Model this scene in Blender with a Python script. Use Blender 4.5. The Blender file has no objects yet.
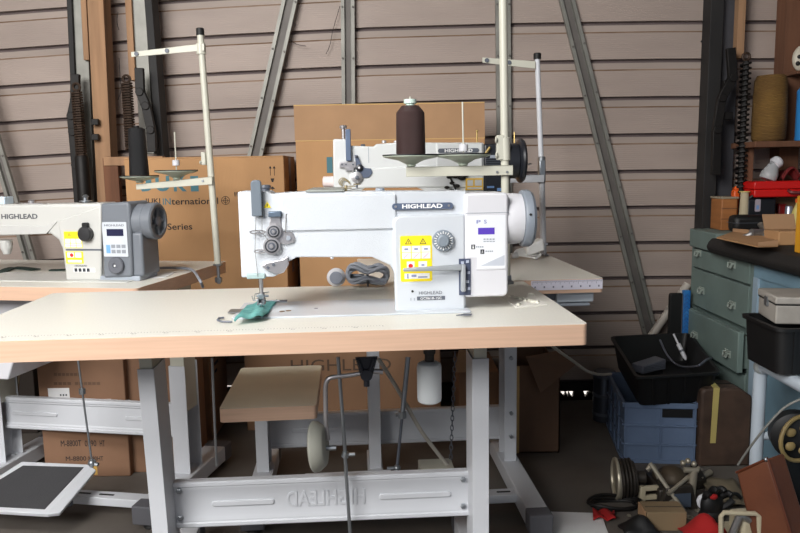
import bpy, bmesh, math, random
from mathutils import Vector, Matrix
rnd = random.Random(7)
SC = bpy.context.scene
COL = SC.collection
R = math.radians
PI = math.pi

# ------------------------------------------------------------------ camera
F, PITCH, ROLL, HC = 728.8, R(7.551), R(-0.95), 1.0
_cp, _sp = math.cos(PITCH), math.sin(PITCH)
FW = Vector((0, _cp, -_sp)); _up = Vector((0, _sp, _cp)); _rt = Vector((1, 0, 0))
RT = _rt*math.cos(ROLL) + _up*math.sin(ROLL)
UP = -_rt*math.sin(ROLL) + _up*math.cos(ROLL)
CAM = Vector((0, 0, HC))
cd = bpy.data.cameras.new('camera'); cam = bpy.data.objects.new('camera', cd); COL.objects.link(cam)
cd.sensor_width = 36; cd.lens = F/800*36; cd.clip_start = .05
m = Matrix((RT, UP, -FW)).transposed().to_4x4(); m.translation = CAM
cam.matrix_world = m
SC.camera = cam

def ray(x, y): return FW + RT*((x-400)/F) - UP*((y-266.5)/F)
def P(x, y, X=None, Y=None, Z=None):
    """the point of the place seen at photo position x, y, on the plane X, Y or Z = const"""
    d = ray(x, y)
    if Y is not None: t = Y/d.y
    elif Z is not None: t = (Z-HC)/d.z
    else: t = X/d.x
    return CAM + d*t
def proj(p):
    d = Vector(p)-CAM; z = d.dot(FW)
    return 400+F*d.dot(RT)/z, 266.5-F*d.dot(UP)/z

# --------------------------------------------------------------- materials
def s2l(c): return tuple(((v/12.92) if v <= .04045 else ((v+.055)/1.055)**2.4) for v in c)
MATS = {}
def M(name, rgb, rough=.5, metal=0., noise=.06, scale=8., bump=0., bscale=60., stretch=(1, 1, 1),
      rgb2=None, lo=.4, hi=.65, spec=.5, emit=0., alpha=None, wave=None, detail=4., coat=0.):
    if name in MATS: return MATS[name]
    m = bpy.data.materials.new(name); m.use_nodes = True; MATS[name] = m
    nt = m.node_tree; N = nt.nodes; L = nt.links
    b = N['Principled BSDF']
    c1 = s2l(rgb) + (1,)
    tc = N.new('ShaderNodeTexCoord'); mp = N.new('ShaderNodeMapping'); mp.inputs['Scale'].default_value = stretch
    L.new(tc.outputs['Object'], mp.inputs['Vector'])
    n = N.new('ShaderNodeTexNoise'); n.inputs['Scale'].default_value = scale; n.inputs['Detail'].default_value = detail
    L.new(mp.outputs[0], n.inputs['Vector'])
    r = N.new('ShaderNodeValToRGB')
    if rgb2 is None:
        d = noise
        a = tuple(max(0, v*(1-d)) for v in c1[:3]) + (1,); z = tuple(min(1, v*(1+d)) for v in c1[:3]) + (1,)
        r.color_ramp.elements[0].position = .3; r.color_ramp.elements[1].position = .7
    else:
        a = c1; z = s2l(rgb2) + (1,)
        r.color_ramp.elements[0].position = lo; r.color_ramp.elements[1].position = hi
    r.color_ramp.elements[0].color = a; r.color_ramp.elements[1].color = z
    L.new(n.outputs['Fac'], r.inputs[0]); L.new(r.outputs[0], b.inputs['Base Color'])
    b.inputs['Roughness'].default_value = rough; b.inputs['Metallic'].default_value = metal
    b.inputs['Specular IOR Level'].default_value = spec
    b.inputs['Coat Weight'].default_value = coat
    if emit:
        L.new(r.outputs[0], b.inputs['Emission Color']); b.inputs['Emission Strength'].default_value = emit
    if bump:
        n2 = N.new('ShaderNodeTexNoise'); n2.inputs['Scale'].default_value = bscale; n2.inputs['Detail'].default_value = 3
        L.new(mp.outputs[0], n2.inputs['Vector'])
        bp = N.new('ShaderNodeBump'); bp.inputs['Strength'].default_value = bump; bp.inputs['Distance'].default_value = .003
        L.new(n2.outputs['Fac'], bp.inputs['Height']); L.new(bp.outputs[0], b.inputs['Normal'])
    if wave:
        w = N.new('ShaderNodeTexWave'); w.wave_type = 'BANDS'; w.bands_direction = wave[0]
        w.inputs['Scale'].default_value = wave[1]; w.inputs['Distortion'].default_value = wave[2]
        L.new(tc.outputs['Object'], w.inputs['Vector'])
        bp = N.new('ShaderNodeBump'); bp.inputs['Strength'].default_value = wave[3]; bp.inputs['Distance'].default_value = .002
        L.new(w.outputs['Fac'], bp.inputs['Height']); L.new(bp.outputs[0], b.inputs['Normal'])
        if len(wave) > 4:
            mx = N.new('ShaderNodeMix'); mx.data_type = 'RGBA'; mx.blend_type = 'MULTIPLY'; mx.inputs[0].default_value = wave[4]
            L.new(r.outputs[0], mx.inputs[6]); L.new(w.outputs['Color'], mx.inputs[7]); L.new(mx.outputs[2], b.inputs['Base Color'])
    if alpha is not None:
        b.inputs['Transmission Weight'].default_value = alpha
    return m

LAM = M('cream_laminate', (.885, .875, .84), .38, noise=.04, scale=240, rgb2=None)
EDGE = M('edge_band', (.83, .69, .59), .5, noise=.06, scale=30, stretch=(.2, 1, 6))
UNDER = M('board_underside', (.25, .24, .23), .8)
STEEL = M('white_painted_steel', (.80, .81, .83), .42, noise=.03, scale=6)
STEELC = M('cream_painted_steel', (.78, .775, .72), .4, noise=.04)
CAPG = M('grey_rubber_foot', (.36, .36, .38), .7)
BLKR = M('black_rubber', (.07, .07, .07), .6)
CHROME = M('bright_chrome', (.78, .77, .78), .3, .8)
ZINC = M('zinc_plate', (.62, .64, .66), .38, .9)
WHITE = M('white_enamel', (.80, .82, .845), .32, noise=.02, scale=5, coat=.25)
WHITER = M('white_crinkle_enamel', (.80, .82, .845), .45, noise=.03, scale=5, bump=.35, bscale=420)
PLAST = M('white_plastic', (.84, .84, .86), .35, noise=.015)
GREYM = M('grey_casting', (.60, .63, .67), .4, noise=.05)
GREYD = M('dark_grey_casting', (.36, .38, .42), .42, noise=.08)
DKST = M('dark_slate', (.29, .33, .39), .4)
BLK = M('black_enamel', (.13, .14, .165), .35)
BLKM = M('black_matt_plastic', (.06, .06, .065), .55, noise=.15)
TXTD = M('dark_print', (.20, .21, .24), .6)
TXTW = M('white_print', (.95, .95, .95), .5)
YEL = M('warning_yellow', (.97, .88, .12), .5, noise=.02)
RED = M('red_print', (.85, .16, .14), .5)
PINK = M('pink_print', (.86, .62, .74), .5)
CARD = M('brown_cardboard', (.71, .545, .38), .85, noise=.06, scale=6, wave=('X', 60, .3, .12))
CARDF = M('shade_brown_cardboard', (.57, .435, .33), .88, noise=.10, scale=5)  # brown darkened to stand in for the shade under the tables
CARDI = M('inner_cardboard', (.66, .52, .39), .9, noise=.08)
CARDE = M('cardboard_edge', (.80, .66, .44), .9)
PRINT = M('box_print', (.17, .15, .15), .8)
TEAL = M('teal_print', (.30, .47, .51), .8)

# ------------------------------------------------------------------ meshes
class G:
    def __init__(s): s.v = []; s.f = []; s.m = []
    def add(s, vs, fs, m=0):
        o = len(s.v); s.v += [Vector(v) for v in vs]
        for f in fs: s.f.append([o+i for i in f]); s.m.append(m)
        return s
    def box(s, x0, x1, y0, y1, z0, z1, m=0):
        return s.add([(x, y, z) for x in (x0, x1) for y in (y0, y1) for z in (z0, z1)],
                     [(0, 1, 3, 2), (4, 6, 7, 5), (0, 4, 5, 1), (2, 3, 7, 6), (0, 2, 6, 4), (1, 5, 7, 3)], m)
    def hexa(s, lo, hi, m=0):
        "solid between two quads (lists of four points in the same order)"
        return s.add(list(lo)+list(hi), [(0, 3, 2, 1), (4, 5, 6, 7), (0, 1, 5, 4), (1, 2, 6, 5), (2, 3, 7, 6), (3, 0, 4, 7)], m)
    def prism(s, pts, a0, a1, axis='y', m=0):
        n = len(pts)
        def mk(p, a):
            return {'y': (p[0], a, p[1]), 'x': (a, p[0], p[1]), 'z': (p[0], p[1], a)}[axis]
        vs = [mk(p, a0) for p in pts] + [mk(p, a1) for p in pts]
        return s.add(vs, [tuple(range(n)), tuple(range(2*n-1, n-1, -1))] + [(i, (i+1) % n, n+(i+1) % n, n+i) for i in range(n)], m)
    def ring(s, c, d, r, n):
        d = Vector(d).normalized(); a = Vector((0, 0, 1)) if abs(d.z) < .9 else Vector((1, 0, 0))
        u = d.cross(a).normalized(); w = d.cross(u)
        return [Vector(c)+(u*math.cos(2*PI*i/n)+w*math.sin(2*PI*i/n))*r for i in range(n)]
    def lathe(s, prof, o, d=(0, 0, 1), n=28, m=0, caps=True):
        "prof: (radius, height along d)"
        d = Vector(d).normalized(); o = Vector(o); vs = []; fs = []
        for r, h in prof: vs += s.ring(o+d*h, d, max(r, 1e-5), n)
        for k in range(len(prof)-1):
            for i in range(n):
                j = (i+1) % n; fs.append((k*n+i, k*n+j, (k+1)*n+j, (k+1)*n+i))
        if caps: fs += [tuple(range(n)), tuple(range(len(prof)*n-1, (len(prof)-1)*n-1, -1))]
        return s.add(vs, fs, m)
    def cyl(s, a, b, r, r2=None, n=16, m=0):
        a = Vector(a); b = Vector(b); L = (b-a).length
        return s.lathe([(r, 0), (r if r2 is None else r2, L)], a, b-a, n, m)
    def tube(s, pts, r, n=8, m=0, closed=False):
        pts = [Vector(p) for p in pts]; k = len(pts); vs = []; fs = []
        t0 = None; u = None
        for i, p in enumerate(pts):
            if closed: t = (pts[(i+1) % k]-pts[i-1]).normalized()
            else: t = (pts[min(i+1, k-1)]-pts[max(i-1, 0)]).normalized()
            if u is None:
                a = Vector((0, 0, 1)) if abs(t.z) < .9 else Vector((1, 0, 0)); u = t.cross(a).normalized()
            else:
                u = (u - t*u.dot(t)); u = u.normalized() if u.length > 1e-6 else t.orthogonal().normalized()
            w = t.cross(u)
            vs += [p+(u*math.cos(2*PI*j/n)+w*math.sin(2*PI*j/n))*r for j in range(n)]
        for i in range(k if closed else k-1):
            for j in range(n):
                a = i*n+j; b = i*n+(j+1) % n; i2 = (i+1) % k
                fs.append((a, b, i2*n+(j+1) % n, i2*n+j))
        if not closed: fs += [tuple(range(n)), tuple(range(k*n-1, (k-1)*n-1, -1))]
        return s.add(vs, fs, m)
    def sph(s, c, r, n=14, k=8, m=0):
        rx, ry, rz = r if isinstance(r, tuple) else (r, r, r); c = Vector(c); vs = []; fs = []
        for i in range(1, k):
            t = PI*i/k
            vs += [c+Vector((rx*math.sin(t)*math.cos(2*PI*j/n), ry*math.sin(t)*math.sin(2*PI*j/n), rz*math.cos(t))) for j in range(n)]
        a = len(vs); vs += [c+Vector((0, 0, rz)), c-Vector((0, 0, rz))]
        for i in range(k-2):
            for j in range(n): fs.append((i*n+j, i*n+(j+1) % n, (i+1)*n+(j+1) % n, (i+1)*n+j))
        for j in range(n):
            fs.append((a, (j+1) % n, j)); fs.append((a+1, (k-2)*n+j, (k-2)*n+(j+1) % n))
        return s.add(vs, fs, m)
    def grid(s, fn, nu, nv, m=0):
        vs = [fn(i/nu, j/nv) for i in range(nu+1) for j in range(nv+1)]
        return s.add(vs, [(i*(nv+1)+j, (i+1)*(nv+1)+j, (i+1)*(nv+1)+j+1, i*(nv+1)+j+1) for i in range(nu) for j in range(nv)], m)
    def quad(s, a, b, c, d, m=0): return s.add([a, b, c, d], [(0, 1, 2, 3)], m)

def smooth_path(pts, k=6):
    pts = [Vector(p) for p in pts]; out = []
    for i in range(len(pts)-1):
        a = pts[max(i-1, 0)]; b = pts[i]; c = pts[i+1]; d = pts[min(i+2, len(pts)-1)]
        for j in range(k):
            t = j/k
            out.append(.5*((2*b)+(c-a)*t+(2*a-5*b+4*c-d)*t*t+(3*b-a-3*c+d)*t**3))
    out.append(pts[-1]); return out

class Root:
    "a thing's Empty with its frame; parts are given in its own coordinates"
    def __init__(s, name, label, cat, loc=(0, 0, 0), yaw=0., group=None):
        o = bpy.data.objects.new(name, None); COL.objects.link(o); o.empty_display_size = .05
        o.location = loc; o.rotation_euler = (0, 0, yaw); o['label'] = label; o['category'] = cat
        if group: o['group'] = group
        s.o = o; s.mw = Matrix.Translation(Vector(loc)) @ Matrix.Rotation(yaw, 4, 'Z'); s.iv = s.mw.inverted()
    def l(s, p): return s.iv @ Vector(p)
    def w(s, p): return s.mw @ Vector(p)
    def px(s, x, y, yl=None, zl=None, xl=None):
        o = s.iv @ CAM; d = s.iv.to_3x3() @ ray(x, y)
        i, v = (1, yl) if yl is not None else ((2, zl) if zl is not None else (0, xl))
        return o + d*((v-o[i])/d[i])

def link(name, g, mats, parent=None, bev=0., seg=2, inv=None, sm=35, solid=0., sub=0, ctr=False):
    me = bpy.data.meshes.new(name)
    vs = [inv @ v for v in g.v] if inv is not None else g.v
    me.from_pydata([tuple(v) for v in vs], [], g.f)
    for mt in (mats if isinstance(mats, (list, tuple)) else [mats]): me.materials.append(mt)
    for p, k in zip(me.polygons, g.m): p.material_index = k
    bm = bmesh.new(); bm.from_mesh(me)
    bmesh.ops.recalc_face_normals(bm, faces=bm.faces); bm.to_mesh(me); bm.free()
    me.polygons.foreach_set('use_smooth', [True]*len(me.polygons))
    me.set_sharp_from_angle(angle=R(sm))
    o = bpy.data.objects.new(name, me); COL.objects.link(o)
    if parent is not None: o.parent = parent.o if isinstance(parent, Root) else parent
    if solid:
        q = o.modifiers.new('thick', 'SOLIDIFY'); q.thickness = solid; q.offset = 0
    if sub:
        q = o.modifiers.new('sub', 'SUBSURF'); q.levels = sub; q.render_levels = sub
    if bev:
        q = o.modifiers.new('bevel', 'BEVEL'); q.width = bev; q.segments = seg; q.limit_method = 'ANGLE'; q.angle_limit = R(38)
    return o
def struct(name, g, mats, **k):
    o = link(name, g, mats, **k); o['kind'] = 'structure'; return o
def single(name, g, mats, label, cat, group=None, **k):
    "a thing that is one mesh, its origin moved to its base"
    lo = Vector([min(v[i] for v in g.v) for i in range(3)]); hi = Vector([max(v[i] for v in g.v) for i in range(3)])
    c = Vector(((lo.x+hi.x)/2, (lo.y+hi.y)/2, lo.z))
    o = link(name, g, mats, inv=Matrix.Translation(-c), **k); o.location = c
    o['label'] = label; o['category'] = cat
    if group: o['group'] = group
    return o

def text(name, body, mat, parent, o, u, v, w, h, depth=.0006, bold=0., base=None):
    "flat lettering whose lower left corner is o, running along u (width w) and rising along v (height h)"
    cu = bpy.data.curves.new(name, 'FONT'); cu.body = body; cu.size = 1; cu.resolution_u = 3
    cu.offset = bold; cu.extrude = .02
    t = bpy.data.objects.new('tmp', cu); COL.objects.link(t)
    dg = bpy.context.evaluated_depsgraph_get()
    me = bpy.data.meshes.new_from_object(t.evaluated_get(dg)); bpy.data.objects.remove(t); bpy.data.curves.remove(cu)
    xs = [p.co.x for p in me.vertices]; ys = [p.co.y for p in me.vertices]
    x0, x1, y0, y1 = min(xs), max(xs), min(ys), max(ys)
    u = Vector(u).normalized(); v = Vector(v).normalized(); n = u.cross(v); o = Vector(o)
    for p in me.vertices:
        c = p.co.copy()
        p.co = o + u*((c.x-x0)/(x1-x0)*w) + v*((c.y-y0)/(y1-y0)*h) + n*(depth if c.z > 0 else -.0004)
    me.name = name; me.materials.append(mat); me.update()
    ob = bpy.data.objects.new(name, me); COL.objects.link(ob); ob.parent = parent.o if isinstance(parent, Root) else parent
    return ob
# ================================================================= SETTING
WY = 3.05                                   # the shed's back wall
CLAD = M('pale_cladding', (.645, .585, .55), .6, noise=.10, scale=3, stretch=(.6, 1, 2.5), wave=('Z', 38, .6, .25))
CLADD = M('cladding_rib', (.63, .575, .54), .65, noise=.12, scale=4, stretch=(.4, 1, 3))
GROOVE = M('groove_shade', (.40, .35, .345), .8, noise=.15)  # shade below the cladding lip, put into the colour
DUST = M('rusty_dust', (.44, .35, .28), .9, rgb2=(.56, .47, .40), scale=7, stretch=(.8, 1, 1))
GALV = M('galvanised_steel', (.52, .515, .49), .5, .35, noise=.14, scale=14)
GALVD = M('dark_galvanised_steel', (.40, .38, .365), .6, .2, noise=.14, scale=9)
TIMB = M('raw_timber', (.62, .48, .36), .8, noise=.22, scale=5, stretch=(7, 7, .5))
TIMBD = M('aged_timber', (.42, .28, .20), .85, noise=.25, scale=5, stretch=(7, 7, .5))
TARP = M('dark_post_paint', (.13, .125, .125), .7, noise=.25, scale=6)
OLDIR = M('old_black_iron', (.10, .09, .085), .55, .4, noise=.3, scale=30)
RUSTY = M('rusted_spring', (.26, .20, .16), .6, .5, noise=.3, scale=40)

def wall_profile(x0, x1, z0, z1, y=WY, per=.1490, off=None):
    g = G()
    off = (P(500, 64, Y=WY).z-.1415) % per
    z = z0
    k = math.floor((z0-off)/per)-1
    while off+k*per < z1:
        b = off+k*per
        # pan, lower ledge carrying dust, sunken rib, overhanging lip
        seg = [(b, 0, 0), (b+.103, 0, 2), (b+.109, .003, 1), (b+.134, .003, 3), (b+.135, .020, 3), (b+.147, .020, 1), (b+per, 0, 0)]
        for (za, ya, ma), (zb, yb, _) in zip(seg[:-1], seg[1:]):
            n = 12
            for i in range(n):
                xa = x0+(x1-x0)*i/n; xb = x0+(x1-x0)*(i+1)/n
                # sheets sag a little, so the ribs are not dead level
                def s(x): return -.013*x+.009*x*x
                def q(x): return y+max(0, -x)*.06
                c = lambda v: max(v, .076)
                if zb-s(xb) <= .076 or zb-s(xa) <= .076: continue
                g.quad((xa, q(xa)+ya, c(za-s(xa))), (xb, q(xb)+ya, c(za-s(xb))), (xb, q(xb)+yb, c(zb-s(xb))), (xa, q(xa)+yb, c(zb-s(xa))), ma)
        k += 1
    return g
struct('wall_back', wall_profile(-3.6, 3.4, .075, 2.5), [CLAD, CLADD, DUST, GROOVE], sm=20)
FLOOR = M('grimy_concrete', (.33, .30, .275), .8, rgb2=(.43, .41, .385), scale=2.6, lo=.3, hi=.75, bump=.5, bscale=14, detail=9)
struct('floor', G().box(-4, 4, -1.5, WY+1.2, -.05, 0), FLOOR)
GRAV = M('sunlit_gravel', (.62, .60, .52), .9, noise=.3, scale=30, bump=1, bscale=30)
struct('ground', G().box(-4, 4, WY+1.2, WY+6, -.08, -.03), GRAV)

def wp(x, y, Y=WY-.004): return P(x, y, Y=Y)
# steel channels fixed to the cladding
def channel(num, a, b, w, dep=.032, fl=.010):
    "open steel channel from a to b (points at the wall), its hollow facing the room"
    a = Vector(a); b = Vector(b); a = b+(a-b)*((2.5-b.z)/(a.z-b.z)); b = a+(b-a)*min(1, (a.z-.09)/(a.z-b.z)); d = (b-a).normalized(); n = Vector((0, -1, 0)); s = d.cross(n).normalized()
    w = w*.55; fl = .014; dep = .018
    pr = [(-w/2-fl, 0), (-w/2-fl, dep), (-w/2, dep), (-w/2+.002, .003), (w/2-.002, .003), (w/2, dep), (w/2+fl, dep), (w/2+fl, 0)]
    g = G(); N = len(pr)
    vs = [a+s*p+n*q for p, q in pr]+[b+s*p+n*q for p, q in pr]
    g.add(vs, [(i, (i+1) % N, N+(i+1) % N, N+i) for i in range(N)]+[tuple(range(N)), tuple(range(2*N-1, N-1, -1))])
    # the flat of the web in its own darker tone
    g.add([a+s*(-w/2+.003)+n*.004, a+s*(w/2-.003)+n*.004, b+s*(w/2-.003)+n*.004, b+s*(-w/2+.003)+n*.004], [(0, 1, 2, 3)], 1)
    L = (b-a).length; k = 0; t = .05
    while t < L:
        for e in (-1, 1):
            if (k+e) % 2: g.cyl(a+d*t+s*e*(w/2+fl*.55), a+d*t+s*e*(w/2+fl*.55)+n*(dep+.006), .004, n=6, m=1)
        t += .1; k += 1
    return struct('trim_%d' % num, g, [GALV, GALVD], sm=30)
def ext(p, q, t):  # continue line p->q in the picture
    return (p[0]+(q[0]-p[0])*t, p[1]+(q[1]-p[1])*t)
p, q = (290.5, 0), (255.5, 156)
channel(2, wp(*ext(p, q, -.35)), wp(*ext(p, q, 2.3)), .058)
p, q = (566, 0), (606, 160)
channel(3, wp(*ext(p, q, -.3)), wp(*ext(p, q, 2.12)), .058)
channel(4, wp(347.5, -40), wp(351, 390), .048)
channel(5, wp(502, -40), wp(506, 390), .058)
p, q = (2, 160), (34, 268)
channel(6, wp(*ext(p, q, -1.5)), wp(*ext(p, q, 2)), .036)

def post(num, xa, xb, ytop, ybot, mat, Y0, Y1, lean=0, nm='trim'):
    "an upright of the shed frame between two picture columns"
    a = P(xa, 80, Y=Y0); b = P(xb, 80, Y=Y0)
    z1 = P((xa+xb)/2, ytop, Y=Y0).z; z0 = P((xa+xb)/2, ybot, Y=Y0).z
    if ybot > 380: z0 = 0
    if ytop < 0: z1 = 2.515
    dz = lean
    g = G().hexa([(a.x+dz*(z0-a.z), Y0, z0), (b.x+dz*(z0-a.z), Y0, z0), (b.x+dz*(z0-a.z), Y1, z0), (a.x+dz*(z0-a.z), Y1, z0)],
                 [(a.x+dz*(z1-a.z), Y0, z1), (b.x+dz*(z1-a.z), Y0, z1), (b.x+dz*(z1-a.z), Y1, z1), (a.x+dz*(z1-a.z), Y1, z1)])
    return struct('%s_%d' % (nm, num), g, mat, bev=.002)
post(7, 91, 107, -40, 400, TIMB, 2.97, WY-.002, .02)
post(8, 84.5, 90, -40, 60, TIMB, 2.98, WY-.002, .02)
post(9, 75, 89.5, -40, 400, GALV, 3.0, WY-.001, .03)
post(10, 70, 75, -40, 400, TARP, 2.985, WY-.001, .03)
post(11, 129, 135.5, -40, 80, TIMB, 2.985, WY-.002, .01)
post(12, 136, 150, -40, 154, GALV, 3.0, WY-.001, .0)
post(13, 150.5, 158, -40, 400, TARP, 2.97, WY-.001, -.02)
g = G(); a = P(103, 157, Y=2.93); b = P(158, 165, Y=2.93)
g.box(a.x, b.x+.02, 2.93, 2.965, b.z, a.z); struct('trim_14', g, TIMB, bev=.002)
post(15, 97, 112, 158, 400, TIMBD, 2.935, 2.965, 0)
# right corner: dark post, galvanised strap, timber, then another stretch of cladding
post(16, 708, 721, -40, 420, TARP, 2.97, WY-.001, .004)
post(17, 720.5, 737, -40, 420, M('dull_strap', (.27, .27, .29), .6, .2, noise=.2), 3.005, WY-.001, .0)
post(18, 735.5, 743, -40, 58, TIMB, 2.97, WY-.002, 0)
post(19, 783, 803, -60, 420, TIMBD, 2.97, WY-.002, 0)
g = G()
a = P(748, 142, Y=2.86); b = P(860, 150, Y=2.86)
SHELF_Z = a.z
g.box(a.x, b.x, 2.80, WY-.03, a.z-.022, a.z)
g.hexa([(a.x+.01, 2.9, a.z-.20), (a.x+.045, 2.9, a.z-.20), (a.x+.045, 2.935, a.z-.20), (a.x+.01, 2.935, a.z-.20)],
       [(a.x+.01, 2.9, a.z-.022), (a.x+.045, 2.9, a.z-.022), (a.x+.045, 2.935, a.z-.022), (a.x+.01, 2.935, a.z-.022)])
struct('trim_20', g, TIMBD, bev=.002)
# wires and cobweb threads hanging on the cladding
def wire(num, pts, r=.0012, mat=TARP):
    struct('trim_%d' % num, G().tube(smooth_path([wp(x, y, WY-.006) for x, y in pts], 5), r, 5), mat)
wire(21, [(340, 6), (333, 30), (330, 45), (326, 54)])
wire(22, [(288, 38), (296, 44), (306, 46)])
wire(23, [(710, 30), (706, 36), (701, 42)], .003)
wire(24, [(119, 58), (120, 75), (121, 90), (118, 100)], .0015)
wire(25, [(118, 12), (117, 22), (119, 30)], .0015)

# door balance gear hung on the posts: a spring beside a long bent iron arm
def spring_gear(name, label, xs, xa, ytop, ybot, Y, arm, cyl_y=None, group=None):
    t = Root(name, label, 'door spring', tuple(P(xs, ybot, Y=Y)), 0, group)
    c = P(xs, ytop, Y=Y); e = P(xs, ybot, Y=Y); dx = P(xs+1, ytop, Y=Y).x-c.x
    g = G(); pts = []; n = 26; H = c.z-e.z; top = H*.98
    low = H*.42 if cyl_y else 0.0
    for i in range(n*8+1):
        a = 2*PI*i/8; z = low+(top-low)*i/(n*8)
        pts.append((math.cos(a)*.019, math.sin(a)*.019, z))
    g.tube(pts, .0046, 5); link('coil_spring', g, RUSTY if ytop > 65 else OLDIR, t)
    g = G().cyl((0, 0, 0), (0, 0, H*.99), .012, n=10); link('rod', g, OLDIR, t)
    g = G(); g.tube([(math.cos(a)*.014, 0, H+.012+math.sin(a)*.014) for a in [2*PI*k/12 for k in range(12)]], .005, 6, closed=True); link('eye', g, RUSTY, t)
    if cyl_y:
        g = G().lathe([(.022, 0), (.026, .004), (.026, low*1.0), (.02, low+.01)], (0, 0, 0), n=18); link('damper_tube', g, OLDIR, t)
    pts = [t.l(P(x, y, Y=Y+.01)) for x, y in arm]
    g = G()
    for (a, b) in zip(pts[:-1], pts[1:]):
        d = (b-a).normalized(); s = d.cross(Vector((0, 1, 0))).normalized()*.017
        g.hexa([a-s+Vector((0, -.006, 0)), a+s+Vector((0, -.006, 0)), a+s+Vector((0, .014, 0)), a-s+Vector((0, .014, 0))],
               [b-s+Vector((0, -.006, 0)), b+s+Vector((0, -.006, 0)), b+s+Vector((0, .014, 0)), b-s+Vector((0, .014, 0))])
    for a in pts[1:-1]: g.cyl(a+Vector((0, -.012, 0)), a+Vector((0, .016, 0)), .016, n=12)
    link('arm', g, OLDIR, t, bev=.002)
    return t
t = spring_gear('door_spring', 'rusty coil spring and bent black iron arm beside the leftmost timber stud', 85, 0, 90, 205, 2.92,
                [(75, 74), (75, 100), (71.5, 116), (73, 132), (76, 165), (79, 205)], True)
for y in (122, 137):
    a = t.l(P(97, y, Y=2.95)); link('bolt', G().box(a.x-.02, a.x+.008, a.y-.01, a.y+.008, a.z-.012, a.z+.012), OLDIR, t, bev=.002)
t = spring_gear('door_spring', 'coil spring and short black arm behind the black thread cone of the left machine', 131, 0, 82, 150, 2.90,
                [(139, 68), (140, 92), (146, 106), (151, 130), (152, 152)], False)
t = spring_gear('door_spring', 'dark coil spring and jointed iron arm on the far right post above the bench', 740, 0, 60, 195, 2.90,
                [(731, 48), (733, 78), (722, 98), (717, 130), (716, 175)], False)
for y in (84, 116):
    a = t.l(P(728, y, Y=2.93)); link('bolt', G().box(a.x-.02, a.x+.015, a.y-.01, a.y+.01, a.z-.014, a.z+.014), OLDIR, t, bev=.002)

# ============================================================ SEWING TABLES
TH = .70
def table_root(FR, yaw, W, D, name, label):
    s = Vector((math.sin(yaw), math.cos(yaw))); w = Vector((math.cos(yaw), -math.sin(yaw)))
    c = Vector(FR)-w*W/2+s*D/2
    return Root(name, label, 'sewing table', (c.x, c.y, 0), -yaw)
def rounded(x0, x1, y0, y1, r, n=5):
    out = []
    for cx, cy, a0 in ((x1-r, y0+r, -90), (x1-r, y1-r, 0), (x0+r, y1-r, 90), (x0+r, y0+r, 180)):
        for k in range(n+1):
            a = R(a0+90*k/n); out.append((cx+r*math.cos(a), cy+r*math.sin(a)))
    return out
def tabletop(T, x0, x1, y0, y1, z=TH, th=.038, name='tabletop', lam=LAM, edge=EDGE):
    top = link(name, G().prism(rounded(x0+.0006, x1-.0006, y0+.0006, y1-.0006, .012), z-th+.003, z, 'z'), lam, T)
    pts = rounded(x0, x1, y0, y1, .012); pi = rounded(x0+.0008, x1-.0008, y0+.0008, y1-.0008, .012); n = len(pts)
    g = G(); vs = []
    for (a, b) in ((pts, z-.0012), (pi, z+.0002)): pass
    vs = [(p[0], p[1], z-th) for p in pts]+[(p[0], p[1], z-.0008) for p in pts]+[(p[0], p[1], z-.0003) for p in pi]+[(p[0], p[1], z-th) for p in pi]
    g.add(vs, [(k*n+i, k*n+(i+1) % n, ((k+1) % 4)*n+(i+1) % n, ((k+1) % 4)*n+i) for k in range(4) for i in range(n)])
    link('edge_band', g, edge, top)
    link('underside', G().prism(rounded(x0+.001, x1-.001, y0+.001, y1-.001, .012), z-th, z-th+.003, 'z'), UNDER, top)
    return top
def upright(T, x0, x1, y0, y1, z0, z1, opening=1, lean=0., inner_top=None):
    "folded steel channel, hollow towards +x (opening=1) or -x"
    t = .003; g = G()
    if opening > 0: pr = [(x0, y0), (x1, y0), (x1, y0+t), (x0+t, y0+t), (x0+t, y1-t), (x1, y1-t), (x1, y1), (x0, y1)]
    else: pr = [(x1, y0), (x0, y0), (x0, y0+t), (x1-t, y0+t), (x1-t, y1-t), (x0, y1-t), (x0, y1), (x1, y1)]
    zs = z1 if inner_top is None else inner_top
    g.prism(pr, z0, zs, 'z')
    for v in g.v: v.x += lean*v.z
    u = link('upright', g, STEEL, T, bev=.001)
    if inner_top is not None:
        g = G().box(x0+.004, x1-.004, y0+.005, y1-.005, z0+.2, z1)
        for v in g.v: v.x += lean*v.z
        link('inner_tube', g, STEELC, u, bev=.001)
    return u
def foot(T, x0, x1, y0, y1, cap=.05, front=True, back=True, h=.05, z=.022):
    f = link('foot', G().box(x0, x1, y0, y1, z, z+h), STEEL, T, bev=.003)
    if front: link('end_cap', G().box(x0-.002, x1+.002, y0-.004, y0+cap, z-.004, z+h+.002), CAPG, f, bev=.004)
    if back: link('end_cap', G().box(x0-.002, x1+.002, y1-cap, y1+.004, z-.004, z+h+.002), CAPG, f, bev=.004)
    for yy in (y0+.03, y1-.03):
        link('glide', G().lathe([(.020, 0), (.022, .004), (.016, .012), (.008, .014), (.008, z)], ((x0+x1)/2, yy, 0), n=14), BLKR, f)
    return f
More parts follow.
